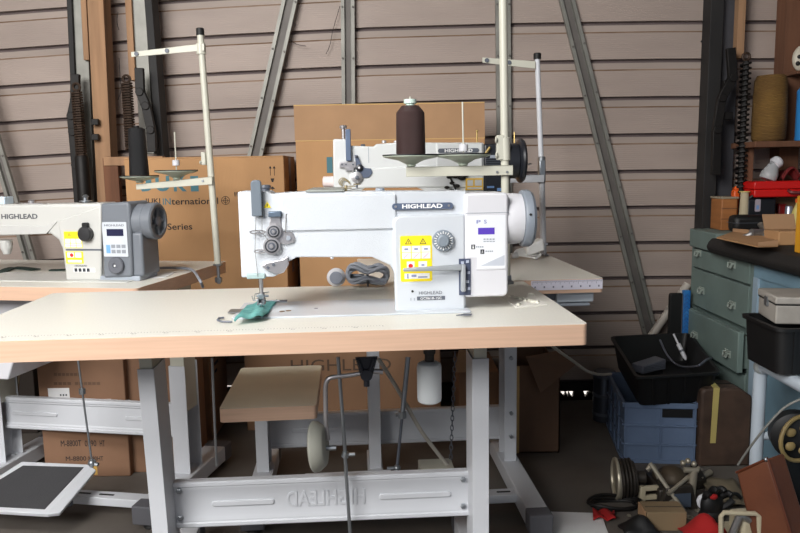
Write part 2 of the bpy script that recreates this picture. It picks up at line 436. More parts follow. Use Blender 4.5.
def crossbar(T, x0, x1, y, z0, z1, lettering=True, ribs=(), name='crossbar'):
    h = z1-z0; d = .020
    pr = [(y, z0), (y+d, z0-.0), (y+d, z0+.004), (y+.004, z0+.006), (y+.003, z0+h*.16), (y+.006, z0+h*.2), (y+.006, z1-h*.2), (y+.003, z1-h*.16),
          (y+.004, z1-.006), (y+d, z1-.004), (y+d, z1), (y, z1), (y-.003, z1-.003), (y-.003, z1-.010), (y, z1-.013), (y, z1-h*.16), (y+.003, z1-h*.2),
          (y+.003, z0+h*.2), (y, z0+h*.16), (y, z0+.013), (y-.003, z0+.010), (y-.003, z0+.003)]
    c = link(name, G().prism(pr, x0, x1, 'x'), STEEL, T)
    for a, b in ribs:
        g = G().prism(rounded(a, b, z0+h*.44, z0+h*.56, h*.05), y-.001, y+.008, 'y'); link('pressed_rib', g, STEEL, c, bev=.002)
    if lettering:
        a, b = lettering
        o = text('pressed_lettering', 'HIGHLEAD', STEEL, c, (b, y+.003, z0+h*.36), (-1, 0, 0), (0, 0, 1), b-a, h*.34, depth=-.0022, bold=.01)
    return c

# ------------------------------------------------------------- front table
T1 = table_root((.3581, 1.3746), R(-3.258), 1.225, .552, 'industrial_sewing_table', 'large cream topped sewing table with peach edge in the foreground')
W, D = 1.225, .552
tabletop(T1, -W/2, W/2+.003, -D/2, D/2, th=.041)
def fx(T, x, y, yl): return T.px(x, y, yl=yl).x
def fz(T, x, y, yl): return T.px(x, y, yl=yl).z
yl = -.05
xL0, xL1 = fx(T1, 145, 430, yl), fx(T1, 161.5, 430, yl)
xR0, xR1 = fx(T1, 472.5, 430, yl), fx(T1, 489, 430, yl)
zi = fz(T1, 150, 369, yl)
upright(T1, xL0+.006, xL1+.006, yl, yl+.095, .07, TH-.038, -1, -.026, inner_top=zi)
upright(T1, xR0, xR1, yl, yl+.095, .07, TH-.038, 1, inner_top=zi)
for a, b in ((xL0, xL1), (xR0, xR1)):
    foot(T1, a-.008, b+.008, -.26, .27)
    link('mounting_plate', G().box(a-.03, b+.03, -.2, .2, TH-.041, TH-.038), STEELC, T1, bev=.001)
zt, zb = fz(T1, 320, 477, yl+.07), fz(T1, 320, 522, yl+.07)
cb = crossbar(T1, xL1-.006, xR0+.004, yl+.070, zb, zt, (fx(T1, 283, 500, yl), fx(T1, 365, 500, yl)),
              ((fx(T1, 205, 500, yl), fx(T1, 270, 500, yl)), (fx(T1, 380, 500, yl), fx(T1, 455, 500, yl))))
for x in (xL1+.012, xR0-.012):
    for z in (zb+.025, zt-.02): link('bolt', G().lathe([(.007, 0), (.007, .004), (.004, .006)], (x, yl+.070, z), (0, -1, 0), 6), ZINC, cb)
# the edge of the laminate carries a printed scale; small ticks and numerals
g = G(); yv = -.235
for k in range(150):
    x = -.56+k*.006
    if x > .22: break
    L = .008 if k % 10 == 0 else (.006 if k % 5 == 0 else .0035)
    g.box(x, x+.0013, yv-L, yv, TH, TH+.0002)
for k in range(14):
    x = -.56+k*.06
    if x > .2: break
    g.box(x+.004, x+.012, yv-.014, yv-.0125, TH, TH+.0002); g.box(x+.004, x+.0055, yv-.014, yv-.007, TH, TH+.0002); g.box(x+.009, x+.012, yv-.010, yv-.0085, TH, TH+.0002)
link('printed_scale', g, M('faded_scale_print', (.60, .58, .56), .6), T1)
# treadle rod
def rod(T, a, b, r=.004, name='treadle_rod', nuts=(), ya=0, yb=0, mat=ZINC):
    p = T.px(*a, yl=ya); q = T.px(*b, yl=yb); o = link(name, G().cyl(p, q, r, n=8), mat, T)
    for t in nuts:
        c = p+(q-p)*t; link('rod_clamp', G().cyl(c-Vector((.002, 0, .006)), c+Vector((.002, 0, .006)), .0085, n=8).cyl(c, c+Vector((.022, 0, .0)), .0045, n=6), ZINC, o)
    return o
rod(T1, (338, 357), (345.5, 456), .0042, nuts=(.985,), ya=-.02, yb=-.02)
rod(T1, (344, 440), (350.5, 540), .0042, 'lower_treadle_rod', ya=-.015, yb=-.015)
link('long_rod', G().cyl(T1.px(212, 358, yl=-.06), T1.px(216.5, 466, yl=-.02), .0028, n=8), ZINC, T1)
# knee lifter
K = link('knee_lifter', G().tube(smooth_path([T1.px(x, y, yl=-.02) for x, y in ((383, 372), (371, 371.5), (350, 375), (333, 377), (327.5, 380), (325.5, 387), (325.5, 400), (326, 425), (328, 440))], 5), .0055, 10), CHROME, T1)
a = T1.px(319, 446.5, yl=-.03)
g = G().lathe([(.052, 0), (.058, .004), (.056, .016), (.045, .030), (.042, .032)], a-Vector((.016, 0, 0)), (1, -.12, .08), 28)
for i, v in enumerate(g.v): g.v[i] = Vector((v.x, v.y, v.z))
link('knee_pad', g, M('grey_knee_pad', (.62, .62, .58), .6), K, bev=.002)
b = T1.px(330, 448, yl=-.03); link('pad_bolt', G().cyl(b-Vector((.012, 0, 0)), b+Vector((.014, 0, 0)), .006, n=8), ZINC, K)
a = T1.px(366, 358, yl=-.02); q = T1.px(366, 386, yl=-.02)
g = G().hexa([(a.x-.024, -.03, a.z+.004), (a.x+.026, -.03, a.z+.004), (a.x+.026, -.022, a.z+.004), (a.x-.024, -.022, a.z+.004)],
             [(a.x-.012, -.03, q.z+.02), (a.x+.012, -.03, q.z+.02), (a.x+.012, -.022, q.z+.02), (a.x-.012, -.022, q.z+.02)])
g.lathe([(.013, 0), (.013, .03)], (a.x, -.04, a.z-.036), (0, 1, 0), 16)
g.cyl((a.x, -.028, a.z-.045), (a.x, -.028, q.z+.002), .007, n=10)
g.cyl((a.x-.018, -.034, a.z), (a.x-.006, -.034, a.z-.034), .004, n=8); g.cyl((a.x+.018, -.034, a.z), (a.x+.006, -.034, a.z-.034), .004, n=8)
link('lifter_bracket', g, M('dark_bracket', (.20, .21, .24), .4, .4), K)
# oil bottle under the top (screws into the pan, so it moves with the table)
a = T1.px(429.5, 402, yl=.0); b = T1.px(429.5, 361, yl=.0); h = b.z-a.z; r = .0285
BOT = M('frosted_plastic', (.93, .95, .96), .45, alpha=.25)
o = link('oil_bottle', G().lathe([(r*.78, 0), (r*.95, .004), (r, .012), (r, h*.86), (r*.92, h*.94), (r*.62, h*.99), (r*.34, h)], a, n=28), BOT, T1)
link('bottle_cap', G().lathe([(.011, 0), (.011, .018), (.014, .018), (.014, TH-.045-(b.z+.018))], (b.x, b.y, b.z), n=16), UNDER, o)
# machine motor and drive box would sit under the top: a plain channel rail seen edge on
link('under_rail', G().box(fx(T1, 232, 358, 0), fx(T1, 470, 356, 0), -.045, .10, TH-.056, TH-.041), GREYD, T1, bev=.002)
# cream cable leaving the table to the right
single('power_cable', G().tube(smooth_path([P(520, 330, Y=1.80), P(545, 340, Y=1.95), P(556, 349, Y=2.05), P(573, 361, Y=2.2), P(588, 371.5, Y=2.33), P(601, 374.5, Y=2.42), P(611, 374, Y=2.45)], 8), .0048, 8),
       M('cream_cable', (.66, .63, .58), .5), 'cream power cable hanging from the front table towards the black tub', 'cable')

# -------------------------------------------------------------- left table
W2, D2 = 1.2, .58
T2 = table_root((-.6979, 1.9071), R(10.358), W2, D2, 'industrial_sewing_table', 'sewing table at the left carrying the grey and white machine')
tabletop(T2, -W2/2, W2/2, -D2/2, D2/2)
yl = -.03
a0, a1 = fx(T2, 172, 430, yl), fx(T2, 188, 430, yl)
zi = fz(T2, 175, 360, yl)-.02
upright(T2, a0, a1, yl, yl+.085, .07, TH-.038, 1, inner_top=zi)
b0, b1 = fx(T2, -8, 430, yl), fx(T2, 3, 430, yl)
upright(T2, b0, b1, yl, yl+.085, .07, TH-.038, 1, inner_top=zi)
foot(T2, a0-.01, a1+.012, -.26, .25); foot(T2, b0-.012, b1+.012, -.26, .25)
zt, zb = fz(T2, 75, 401, yl+.02), fz(T2, 75, 433, yl+.02)
cb = crossbar(T2, b1-.01, a0+.012, yl+.03, zb, zt, None, ((fx(T2, 12, 415, 0), fx(T2, 57, 416, 0)), (fx(T2, 125, 420, 0), fx(T2, 168, 420, 0))))
def pedal_bar(T, x0, x1, y, slots):
    b = link('floor_bar', G().box(x0, x1, y, y+.045, .035, .060), STEEL, T, bev=.002)
    for a, c in slots: link('slot', G().prism(rounded(a, c, y+.018, y+.027, .004), .0595, .0606, 'z'), BLKR, b)
    return b
pb = pedal_bar(T2, b1, a0-.01, -.20, ((fx(T2, 75, 512, -.18), fx(T2, 92, 512, -.18)), (fx(T2, 100, 512, -.18), fx(T2, 115, 512, -.18))))
# treadle plate of the left table
def slab(g, c4, th, m=0):
    c4 = [Vector(c) for c in c4]; n = (c4[1]-c4[0]).cross(c4[3]-c4[0]).normalized()
    if n.z < 0: n = -n
    return g.hexa([c-n*th for c in c4], c4, m)
def inset(c4, k):
    m = sum((Vector(c) for c in c4), Vector())/4; return [Vector(c)+(m-Vector(c)).normalized()*k for c in c4]
def plat(T, name, c4, mat_pad):
    fr = link(name, slab(G(), c4, .012), STEEL, T, bev=.002)
    n = (c4[1]-c4[0]).cross(c4[3]-c4[0]).normalized(); n = n if n.z > 0 else -n
    link('rubber_pad', slab(G(), [c+n*.002 for c in inset(c4, .026)], .006), mat_pad, fr, bev=.001)
    return fr
zf, zbk = .085, .14
c4 = [T2.px(48, 514, zl=zf), T2.px(-52, 508, zl=zf), T2.px(22, 461.5, zl=zbk), T2.px(93, 464.5, zl=zbk)]
PADM = M('dark_treadle_pad', (.24, .24, .25), .7, bump=.4, bscale=200)
tp = plat(T2, 'treadle', c4, PADM)
e = T2.px(92, 463, zl=zbk+.01); s0 = T2.px(78, 360, yl=e.y)
o = link('treadle_rod', G().cyl(s0, e, .003, n=8), ZINC, T2)
c = s0+(e-s0)*.30; link('rod_clamp', G().cyl(c-Vector((0, 0, .008)), c+Vector((0, 0, .008)), .0095, n=8), ZINC, o)
link('rod_joint', G().sph(e, .012).cyl(e, e+Vector((.02, 0, -.004)), .006, n=8), ZINC, o)
c = T2.px(70, 500, yl=-.19); link('treadle_bearing', G().cyl(c-Vector((0, .012, 0)), c+Vector((0, .012, 0)), .017, n=16).box(c.x-.006, c.x+.006, c.y-.01, c.y+.01, .05, c.z), GREYD, tp)
g = slab(G(), [T2.px(48, 514, zl=zf)+Vector((0, 0, 0)), T2.px(60, 513, zl=zf-.004), T2.px(96, 470, zl=zbk-.006), T2.px(91, 466, zl=zbk)], .012); link('side_arm', g, STEEL, tp, bev=.002)
# white control box below the left end
a = T2.px(34, 381, yl=-.2); b = T2.px(-40, 360, yl=-.2)
g = G().hexa([(a.x-.25, -.2, a.z), (a.x-.085, -.2, a.z), (a.x-.085, .04, a.z), (a.x-.25, .04, a.z)], [(a.x-.25, -.2, TH-.038), (a.x+.02, -.2, TH-.038), (a.x+.02, .04, TH-.038), (a.x-.25, .04, TH-.038)])
link('control_box', g, PLAST, T2, bev=.004)
link('hanging_strap', G().tube(smooth_path([T2.px(19, 374, yl=.06), T2.px(18, 385, yl=.06), T2.px(16, 402, yl=.05)], 4), .004, 6), M('tan_strap', (.55, .48, .38), .8), T2)

# ------------------------------------------------------------ middle table
W3, D3 = 1.2, .58
T3 = table_root((.5515, 1.950), R(-3.958), W3, D3, 'industrial_sewing_table', 'sewing table behind the front one, with a lowered board at its left')
xt0 = fx(T3, 357, 262, D3/2)
tabletop(T3, xt0, W3/2, -D3/2, D3/2)
yl = .0
u0, u1 = fx(T3, 505, 430, yl), fx(T3, 516.5, 430, yl)
upright(T3, u0-.002, u1, yl, yl+.085, .07, TH-.038, -1)
m0, m1 = fx(T3, 368, 400, yl), fx(T3, 380, 400, yl)
upright(T3, m0, m1, yl-.01, yl+.075, .07, TH-.038, 1)
l0, l1 = fx(T3, 255.5, 440, yl), fx(T3, 268, 440, yl)
# lowered board
q1 = T3.px(220, 410, yl=-.26); zlow = .40
c1 = T3.px(220, 410, zl=zlow); c2 = T3.px(319.5, 404.5, zl=zlow); c3 = T3.px(319.5, 364.5, zl=zlow); c0 = T3.px(239.5, 368.5, zl=zlow)
by0 = (c1.y+c2.y)/2; by1 = (c3.y+c0.y)/2
tabletop(T3, (c1.x+c0.x)/2, (c2.x+c3.x)/2, by0, by1, zlow, .036, 'lowered_board', M('board_laminate', (.86, .85, .78), .4))
upright(T3, l0, l1, max(yl, by0+.02), max(yl, by0+.02)+.085, .07, zlow-.036, 1)
foot(T3, u0-.012, u1+.012, -.375, .24); foot(T3, l0-.012, l1+.012, -.27, .24)
foot(T3, m0-.005, m1+.005, -.15, .15, front=False, back=False)
zt, zb = fz(T3, 380, 411, yl+.088), fz(T3, 380, 444, yl+.088)
cb = crossbar(T3, l1-.01, u0+.004, yl+.088, zb, zt, None, ((fx(T3, 292, 430, .1), fx(T3, 350, 430, .1)),))
for y in (358, 413, 436):
    p = T3.px(511, y, yl=yl); link('bolt', G().cyl(p, p-Vector((0, .008, 0)), .006, n=8), ZINC, T3)
pedal_bar(T3, l1, u0-.01, -.215, ((fx(T3, 497, 504, -.2), fx(T3, 511, 504, -.2)),))
c4 = [T3.px(380, 492, zl=.06), T3.px(300, 496, zl=.06), T3.px(305, 474, zl=.12), T3.px(391, 470, zl=.12)]
plat(T3, 'treadle', c4, PADM)
e = T3.px(397, 468, zl=.12); s0 = T3.px(408, 357, yl=e.y+.04); md = s0+(e-s0)*.52
o = link('treadle_rod', G().cyl(md-(e-s0)*.1, e, .0045, n=8), GREYD, T3)
link('upper_rod', G().cyl(s0, md, .0075, n=10), ZINC, o); link('rod_clamp', G().cyl(md-Vector((0, 0, .01)), md+Vector((0, 0, .01)), .012, n=8).cyl(md, md-Vector((.02, 0, 0)), .005, n=6), ZINC, o)
link('rod_joint', G().sph(e, .011).cyl(e, e-Vector((.03, 0, 0)), .006, n=8), ZINC, o)
# pale conduit running down to a pale block, and a chain
pale = M('pale_conduit', (.72, .70, .66), .5)
p = [T3.px(378, 358, yl=-.1), T3.px(398, 390, yl=-.08), T3.px(422, 432, yl=-.05), T3.px(448, 466, yl=-.02)]
link('conduit', G().tube(smooth_path(p, 5), .0062, 8), pale, T3)
a = T3.px(419.5, 472, yl=-.02); b = T3.px(453, 464, yl=-.02)
link('floor_switch', G().box(a.x, b.x, -.05, .03, a.z-.02, b.z), STEELC, T3, bev=.003)
p0 = T3.px(455, 352, yl=.02); p1 = T3.px(450.5, 464, yl=.02)
g = G(); n = int((p0-p1).length/.0155)
for k in range(n):
    c = p0+(p1-p0)*(k+.5)/n; rr = .0065
    ax = Vector((1, 0, 0)) if k % 2 else Vector((0, 1, 0))
    g.tube([c+ax*(math.cos(t)*.0048)+Vector((0, 0, 1))*(math.sin(t)*.0105) for t in [2*PI*j/10 for j in range(10)]], .0016, 5, closed=True)
link('lift_chain', g, GREYD, T3)
# drawer below right end, ruler stuck on the front edge
a = T3.px(556.5, 305, yl=-.27); b = T3.px(594, 291, yl=-.27)
dr = link('drawer', G().box(a.x, b.x, -.27, .03, a.z+.006, TH-.038), M('pale_grey_plastic', (.72, .75, .78), .4), T3, bev=.003)
link('drawer_lip', G().box(a.x-.006, b.x-.012, -.274, .03, a.z-.004, a.z+.004), GREYM, dr, bev=.002)
link('drawer_rail', G().box(a.x-.03, a.x, -.26, .03, a.z+.012, TH-.038), GREYD, dr)
a = T3.px(531, 290, yl=-D3/2); b = T3.px(603.5, 280, yl=-D3/2)
ru = link('measuring_tape', G().box(a.x, W3/2-.004, -D3/2-.0012, -D3/2+.0008, TH-.028, TH-.002), M('lilac_white_tape', (.86, .85, .90), .5), T3)
g = G(); x = a.x+.004; k = 0
while x < W3/2-.006:
    L = .010 if k % 10 == 0 else (.007 if k % 5 == 0 else .004)
    g.box(x, x+.0007, -D3/2-.0016, -D3/2-.001, TH-.003-L, TH-.003)
    if k % 10 == 2: g.box(x, x+.004, -D3/2-.0016, -D3/2-.001, TH-.022, TH-.017)
    x += .0025; k += 1
link('tape_ticks', g, M('grey_print', (.45, .45, .52), .6), ru)
# ================================================================ MACHINES
def mroot(px_, depth, label, yaw, extra=0):
    "machine frame: its front plane yl=-depth touches the table top at the picture point px_"
    A = P(px_[0], px_[1], Z=TH); s = Vector((-math.sin(yaw), math.cos(yaw), 0))
    return Root('industrial_sewing_machine', label, 'sewing machine', tuple(A+s*depth), yaw)
def outline(T, pts, yl): return [(lambda v: (v.x, v.z))(T.px(x, y, yl=yl)) for x, y in pts]
def fillet(pts, idx, r, n=5):
    "round the corners of a polygon whose numbers are in idx"
    out = []; N = len(pts)
    for i, p in enumerate(pts):
        if i not in idx: out.append(p); continue
        p = Vector(p); a = Vector(pts[i-1]); b = Vector(pts[(i+1) % N]); rr = idx[i] if isinstance(idx, dict) else r
        u = (a-p).normalized()*rr; v = (b-p).normalized()*rr
        for k in range(n+1):
            t = k/n; q = (p+u)*(1-t)**2+p*2*t*(1-t)+(p+v)*t*t; out.append((q.x, q.y))
    return out

# ---- the front machine
A1 = mroot((430, 311), .056, 'white walking-foot sewing machine on the front table, motor panel and grey handwheel at right', R(3.258))
yf = -.045
o = outline(A1, [(237.5, 191.5), (268, 191.5), (271, 194), (300, 192), (466, 191), (466, 311), (397.5, 311), (396, 276), (390, 265), (372, 257.2), (297, 257.2), (288, 262), (283, 270), (275, 276.8), (241.5, 277.5)], yf)
body = link('machine_body', G().prism(fillet(o, {0: .006, 7: .004, 13: .006, 14: .003}, 0), -.045, .045, 'y'), WHITER, A1, bev=.007, seg=3)
def fp(x0, y0, x1, y1, d=yf):  # picture rectangle on a front plane -> x0,x1,z0,z1
    a = A1.px(x0, y1, yl=d); b = A1.px(x1, y0, yl=d); return a.x, b.x, a.z, b.z
x0, x1, z0, z1 = fp(282, 191.8, 396, 231.5, -.048)
link('arm_cover', G().prism(rounded(x0, x1, z0, z1-.004, .004), -.0495, -.040, 'y'), WHITER, body, bev=.003)
# pillar with its raised front cover
x0, x1, z0, z1 = fp(394.5, 214, 465, 311, -.056)
link('pillar_cover', G().prism(fillet([(x0+.002, 0.0), (x1, 0.0), (x1, z1), (x0, z1)], {3: .02}, 0), -.056, -.03, 'y'), WHITE, body, bev=.005, seg=3)
# bed flush with the table
g = G(); a = A1.px(233, 300, zl=0); bL = A1.px(229, 317, zl=0); x1b = A1.px(466, 305, zl=0).x+.018
bed = link('bed_plate', G().prism(rounded(bL.x+.01, x1b-.02, -.088, .088, .006), .0, .0032, 'z'), WHITE, A1, bev=.001)
link('bed_gap', G().prism(rounded(bL.x+.009, x1b-.019, -.089, .089, .007), .0, .0008, 'z'), GREYM, bed)
for x, y, r in ((316, 308.5, .0045),):
    c = A1.px(x, y, zl=.0036); link('oil_hole', G().cyl(c, c+Vector((0, 0, .0006)), r, n=14), GREYD, bed)
for x, y, r in ((282, 311.5, .006), (288.5, 310.8, .006)):
    c = A1.px(x, y, zl=.0036); link('bed_screw', G().cyl(c, c+Vector((0, 0, .001)), r, n=14), M('brass_screw', (.55, .45, .33), .4, .7), bed)
c0 = A1.px(229, 311.5, zl=.0036); c1_ = A1.px(276, 311.5, zl=.0036)
link('slide_plate', G().box(c0.x, c1_.x-.02, c0.y-.018, c0.y+.022, .0034, .0046), ZINC, bed)
link('needle_plate', G().box(c1_.x-.055, c1_.x-.012, c0.y-.012, c0.y+.040, .0036, .0052), CHROME, bed)
link('edge_guide', G().tube([A1.px(217.5, 320, zl=.003), A1.px(222, 321.6, zl=.003), A1.px(232, 321.8, zl=.003)], .0022, 6).tube([A1.px(217.5, 320, zl=.003), A1.px(219, 318, zl=.003), A1.px(224, 317.6, zl=.003)], .0022, 6), GREYD, A1)
link('plate_lever', G().box(A1.px(262, 304, zl=.004).x, A1.px(287, 301, zl=.004).x, A1.px(287, 301.2, zl=.004).y-.002, A1.px(287, 300.6, zl=.004).y+.002, .0035, .006), GREYD, bed)

# motor block and electronics panel at the right
x0, x1, z0, z1 = fp(465.5, 192.5, 508.5, 297.5, -.058)
pts = fillet([(x0, z0+.0), (x1, z0), (x1, z1), (x0, z1)], {1: .014, 2: .010}, 0)
mb = link('motor_box', G().prism(pts, -.058, .052, 'y'), PLAST, A1, bev=.005, seg=3)
zs = A1.px(480, 219, yl=-.06).z
link('cap_seam', G().box(x0+.001, x1+.0005, -.0585, .05, A1.px(480, 213, yl=-.058).z-.0006, A1.px(480, 213, yl=-.058).z+.0006), GREYM, mb)
cz = A1.px(515, 218.5, yl=0).z; xa = x1-.004; xb = A1.px(523, 218, yl=-.03).x; xc = A1.px(534, 218, yl=-.03).x
link('motor_housing', G().lathe([(.050, -.01), (.0545, 0), (.0560, (xb-xa)*.6), (.054, xb-xa)], (xa, 0, cz), (1, 0, 0), 40), PLAST, mb)
hw = link('handwheel', G().lathe([(.050, 0), (.0605, .002), (.0625, .006), (.0625, xc-xb-.006), (.058, xc-xb), (.035, xc-xb-.002), (.03, xc-xb-.008)], (xb, 0, cz), (1, 0, 0), 44), M('wheel_grey', (.50, .53, .57), .45), A1)
link('shaft_knob', G().lathe([(.02, 0), (.02, .004), (.012, .006)], (xc-.006, 0, cz), (1, 0, 0), 20), GREYD, hw)
link('set_screw', G().cyl((xb+.009, -.0622, cz+.012), (xb+.009, -.0635, cz+.012), .0028, n=8), BLKR, hw)
d = -.0582
x0, x1, z0, z1 = fp(467, 215, 505.5, 268.5, d)
zn = A1.px(470, 257.5, yl=d).z; xn = A1.px(477.5, 260, yl=d).x
face = link('panel_face', G().prism([(x0, zn), (xn, zn), (xn, z0), (x1, z0), (x1, z1), (x0, z1)], -.0588, -.056, 'y'), M('satin_white_panel', (.92, .93, .95), .4), mb)
link('panel_lip', G().box(xn-.002, x1, -.0596, -.056, z0-.004, z0), PLAST, face, bev=.001)
a = fp(480, 255, 504.5, 266, d)
link('panel_wedge', G().prism([(a[0], a[2]), (a[1], a[2]), (a[1], a[3])], -.0592, -.058, 'y'), M('silver_grey_print', (.76, .78, .82), .45), face)
x0, x1, z0, z1 = fp(478, 227.5, 494.5, 234.5, d)
link('display', G().box(x0, x1, -.0594, -.058, z0, z1), M('violet_display', (.33, .24, .66), .25, emit=.25), face)
x0, x1, z0, z1 = fp(476.5, 220, 480.5, 223.5, d); text('logo', 'P', M('blue_print', (.45, .48, .75), .5), face, (x0, -.0588, z0), (1, 0, 0), (0, 0, 1), x1-x0, z1-z0)
x0, x1, z0, z1 = fp(484, 219.8, 486.5, 223.5, d); text('logo', 'S', MATS['blue_print'], face, (x0, -.0588, z0), (1, 0, 0), (0, 0, 1), x1-x0, z1-z0)
def sq(x, y, w, h, mat, nm, parent, d=-.0588, T=None, t=.0006):
    T = T or A1; a = T.px(x, y+h, yl=d); b = T.px(x+w, y, yl=d)
    return link(nm, G().box(a.x, b.x, d-t, d+.0004, a.z, b.z), mat, parent)
for i in range(4): sq(483.5+i*3, 238.5, 2, 1.3, GREYM, 'printed_symbol', face); sq(483.5+i*3, 241, 2.3, .9, GREYM, 'printed_symbol', face)
for (x, y, ch) in ((471.2, 244.6, 'i'), (480.4, 249.4, 'A')):
    o_ = sq(x, y, 3.8, 4.6, TXTD, 'printed_icon', face)
    a = A1.px(x+1.2, y+4, yl=-.0594); b = A1.px(x+2.7, y+.8, yl=-.0594)
    text('letter', ch, TXTW, o_, (a.x, -.0594, a.z), (1, 0, 0), (0, 0, 1), b.x-a.x, b.z-a.z)
for (x, y) in ((476, 246.2), (485.5, 250.6)):
    for k in range(4): sq(x+k*2.0, y, 1.4, 1.3, GREYM, 'printed_symbol', face)

# slot with the reverse lever
x0, x1, z0, z1 = fp(459, 258.5, 470.5, 295, -.057)
sl = link('lever_slot', G().box(x0, x1, -.0595, -.03, z0, z1), M('slot_grey', (.30, .33, .42), .4), A1)
for i, (xx, yy) in enumerate(((461, 262), (466, 261), (467, 272), (461.5, 276), (466, 281), (467.5, 288), (462, 290))):
    a = A1.px(xx, yy, yl=-.0595); link('slot_rib', G().box(a.x, a.x+.006, -.0615, -.059, a.z-.004, a.z+.0015), M('slot_rib', (.72, .75, .82), .4), sl)
lv = link('reverse_lever', G(), GREYM, A1)
a = A1.px(403, 270, yl=-.085); b = A1.px(462, 267.5, yl=-.070)
g = G().hexa([(a.x, -.088, a.z-.0035), (b.x, -.074, b.z-.0065), (b.x, -.062, b.z-.0065), (a.x, -.078, a.z-.0035)], [(a.x, -.088, a.z+.0035), (b.x, -.074, b.z+.0065), (b.x, -.062, b.z+.0065), (a.x, -.078, a.z+.0035)])
g.box(b.x-.002, b.x+.008, -.074, -.058, b.z-.052, b.z+.0065)
bpy.data.objects.remove(lv); lv = link('reverse_lever', g, M('lever_grey', (.62, .64, .66), .45), A1, bev=.003)
# stitch dial
c = A1.px(443, 240.5, yl=-.060)
dl = link('stitch_dial', G().lathe([(.0225, 0), (.0225, .008), (.021, .010), (.013, .0105), (.0125, .017), (.010, .019)], (c.x, -.055, c.z), (0, -1, 0), 36), M('dial_grey', (.52, .56, .60), .4), A1)
g = G()
for k in range(20):
    t = 2*PI*k/20; u = Vector((math.cos(t), 0, math.sin(t))); w = Vector((-math.sin(t), 0, math.cos(t)))*.0009
    p0 = Vector((c.x, -.0658, c.z))+u*.0145; p1 = Vector((c.x, -.0658, c.z))+u*(.0205 if k % 2 else .0185)
    g.hexa([p0-w, p0+w, p1+w, p1-w], [p0-w+Vector((0, -.0008, 0)), p0+w+Vector((0, -.0008, 0)), p1+w+Vector((0, -.0008, 0)), p1-w+Vector((0, -.0008, 0))])
link('dial_marks', g, TXTW, dl)
# yellow warning label
x0, x1, z0, z1 = fp(400.8, 235.3, 431.7, 281.8, -.0562)
def tri(g, cx, cz_, r, y, k=.12):
    "an outlined triangle"
    P_ = [Vector((cx+r*math.sin(a), 0, cz_+r*math.cos(a))) for a in (0, 2*PI/3, 4*PI/3)]
    q = [Vector((cx, 0, cz_))+(p-Vector((cx, 0, cz_)))*.68 for p in P_]
    for i in range(3):
        j = (i+1) % 3
        g.hexa([Vector((v.x, y, v.z)) for v in (P_[i], P_[j], q[j], q[i])], [Vector((v.x, y-.0003, v.z)) for v in (P_[i], P_[j], q[j], q[i])])
    g.box(cx-r*.07, cx+r*.07, y-.0003, y, cz_-r*.2, cz_+r*.3)
lab = link('warning_label', G().prism(rounded(x0, x1, z0, z1, .004), -.0568, -.0558, 'y'), YEL, A1)
w, h = x1-x0, z1-z0; g = G()
tri(g, x0+w*.26, z0+h*.86, h*.085, -.0568); tri(g, x0+w*.72, z0+h*.86, h*.085, -.0568); link('warning_triangles', g, TXTD, lab)
g = G()
for i in range(3):
    for j in range(2): g.box(x0+w*(.05+.31*i), x0+w*(.33+.31*i), -.0572, -.0566, z0+h*(.50+.145*j), z0+h*(.635+.145*j))
g.box(x0+w*.2, x0+w*.44, -.0572, -.0566, z0+h*.29, z0+h*.44); g.box(x0+w*.57, x0+w*.84, -.0572, -.0566, z0+h*.29, z0+h*.44); g.box(x0+w*.12, x0+w*.92, -.0572, -.0566, z0+h*.06, z0+h*.18)
link('label_fields', g, TXTW, lab)
g = G()
for i in range(3):
    cx = x0+w*(.19+.31*i); cz_ = z0+h*.567; s_ = w*.09
    for sg in (1, -1): g.hexa([(cx-s_, -.0572, cz_-sg*s_*.8), (cx-s_+.001, -.0572, cz_-sg*s_*.8-.0006), (cx+s_, -.0572, cz_+sg*s_*.8), (cx+s_-.001, -.0572, cz_+sg*s_*.8+.0006)], [(cx-s_, -.0575, cz_-sg*s_*.8), (cx-s_+.001, -.0575, cz_-sg*s_*.8-.0006), (cx+s_, -.0575, cz_+sg*s_*.8), (cx+s_-.001, -.0575, cz_+sg*s_*.8+.0006)])
link('pink_crosses', g, PINK, lab)
g = G()
for i in range(3): g.box(x0+w*(.13+.31*i), x0+w*(.25+.31*i), -.0575, -.0571, z0+h*.69, z0+h*.73)
g.box(x0+w*.2, x0+w*.25, -.0575, -.0571, z0+h*.07, z0+h*.17); g.box(x0+w*.34, x0+w*.5, -.0575, -.0571, z0+h*.10, z0+h*.15); g.box(x0+w*.55, x0+w*.85, -.0575, -.0571, z0+h*.08, z0+h*.11)
g.box(x0+w*.66, x0+w*.76, -.0575, -.0571, z0+h*.34, z0+h*.38)
link('label_print', g, M('blue_grey_print', (.55, .58, .72), .5), lab)
link('red_dot', G().cyl((x0+w*.32, -.0571, z0+h*.345), (x0+w*.32, -.0577, z0+h*.345), w*.07, n=16), RED, lab)
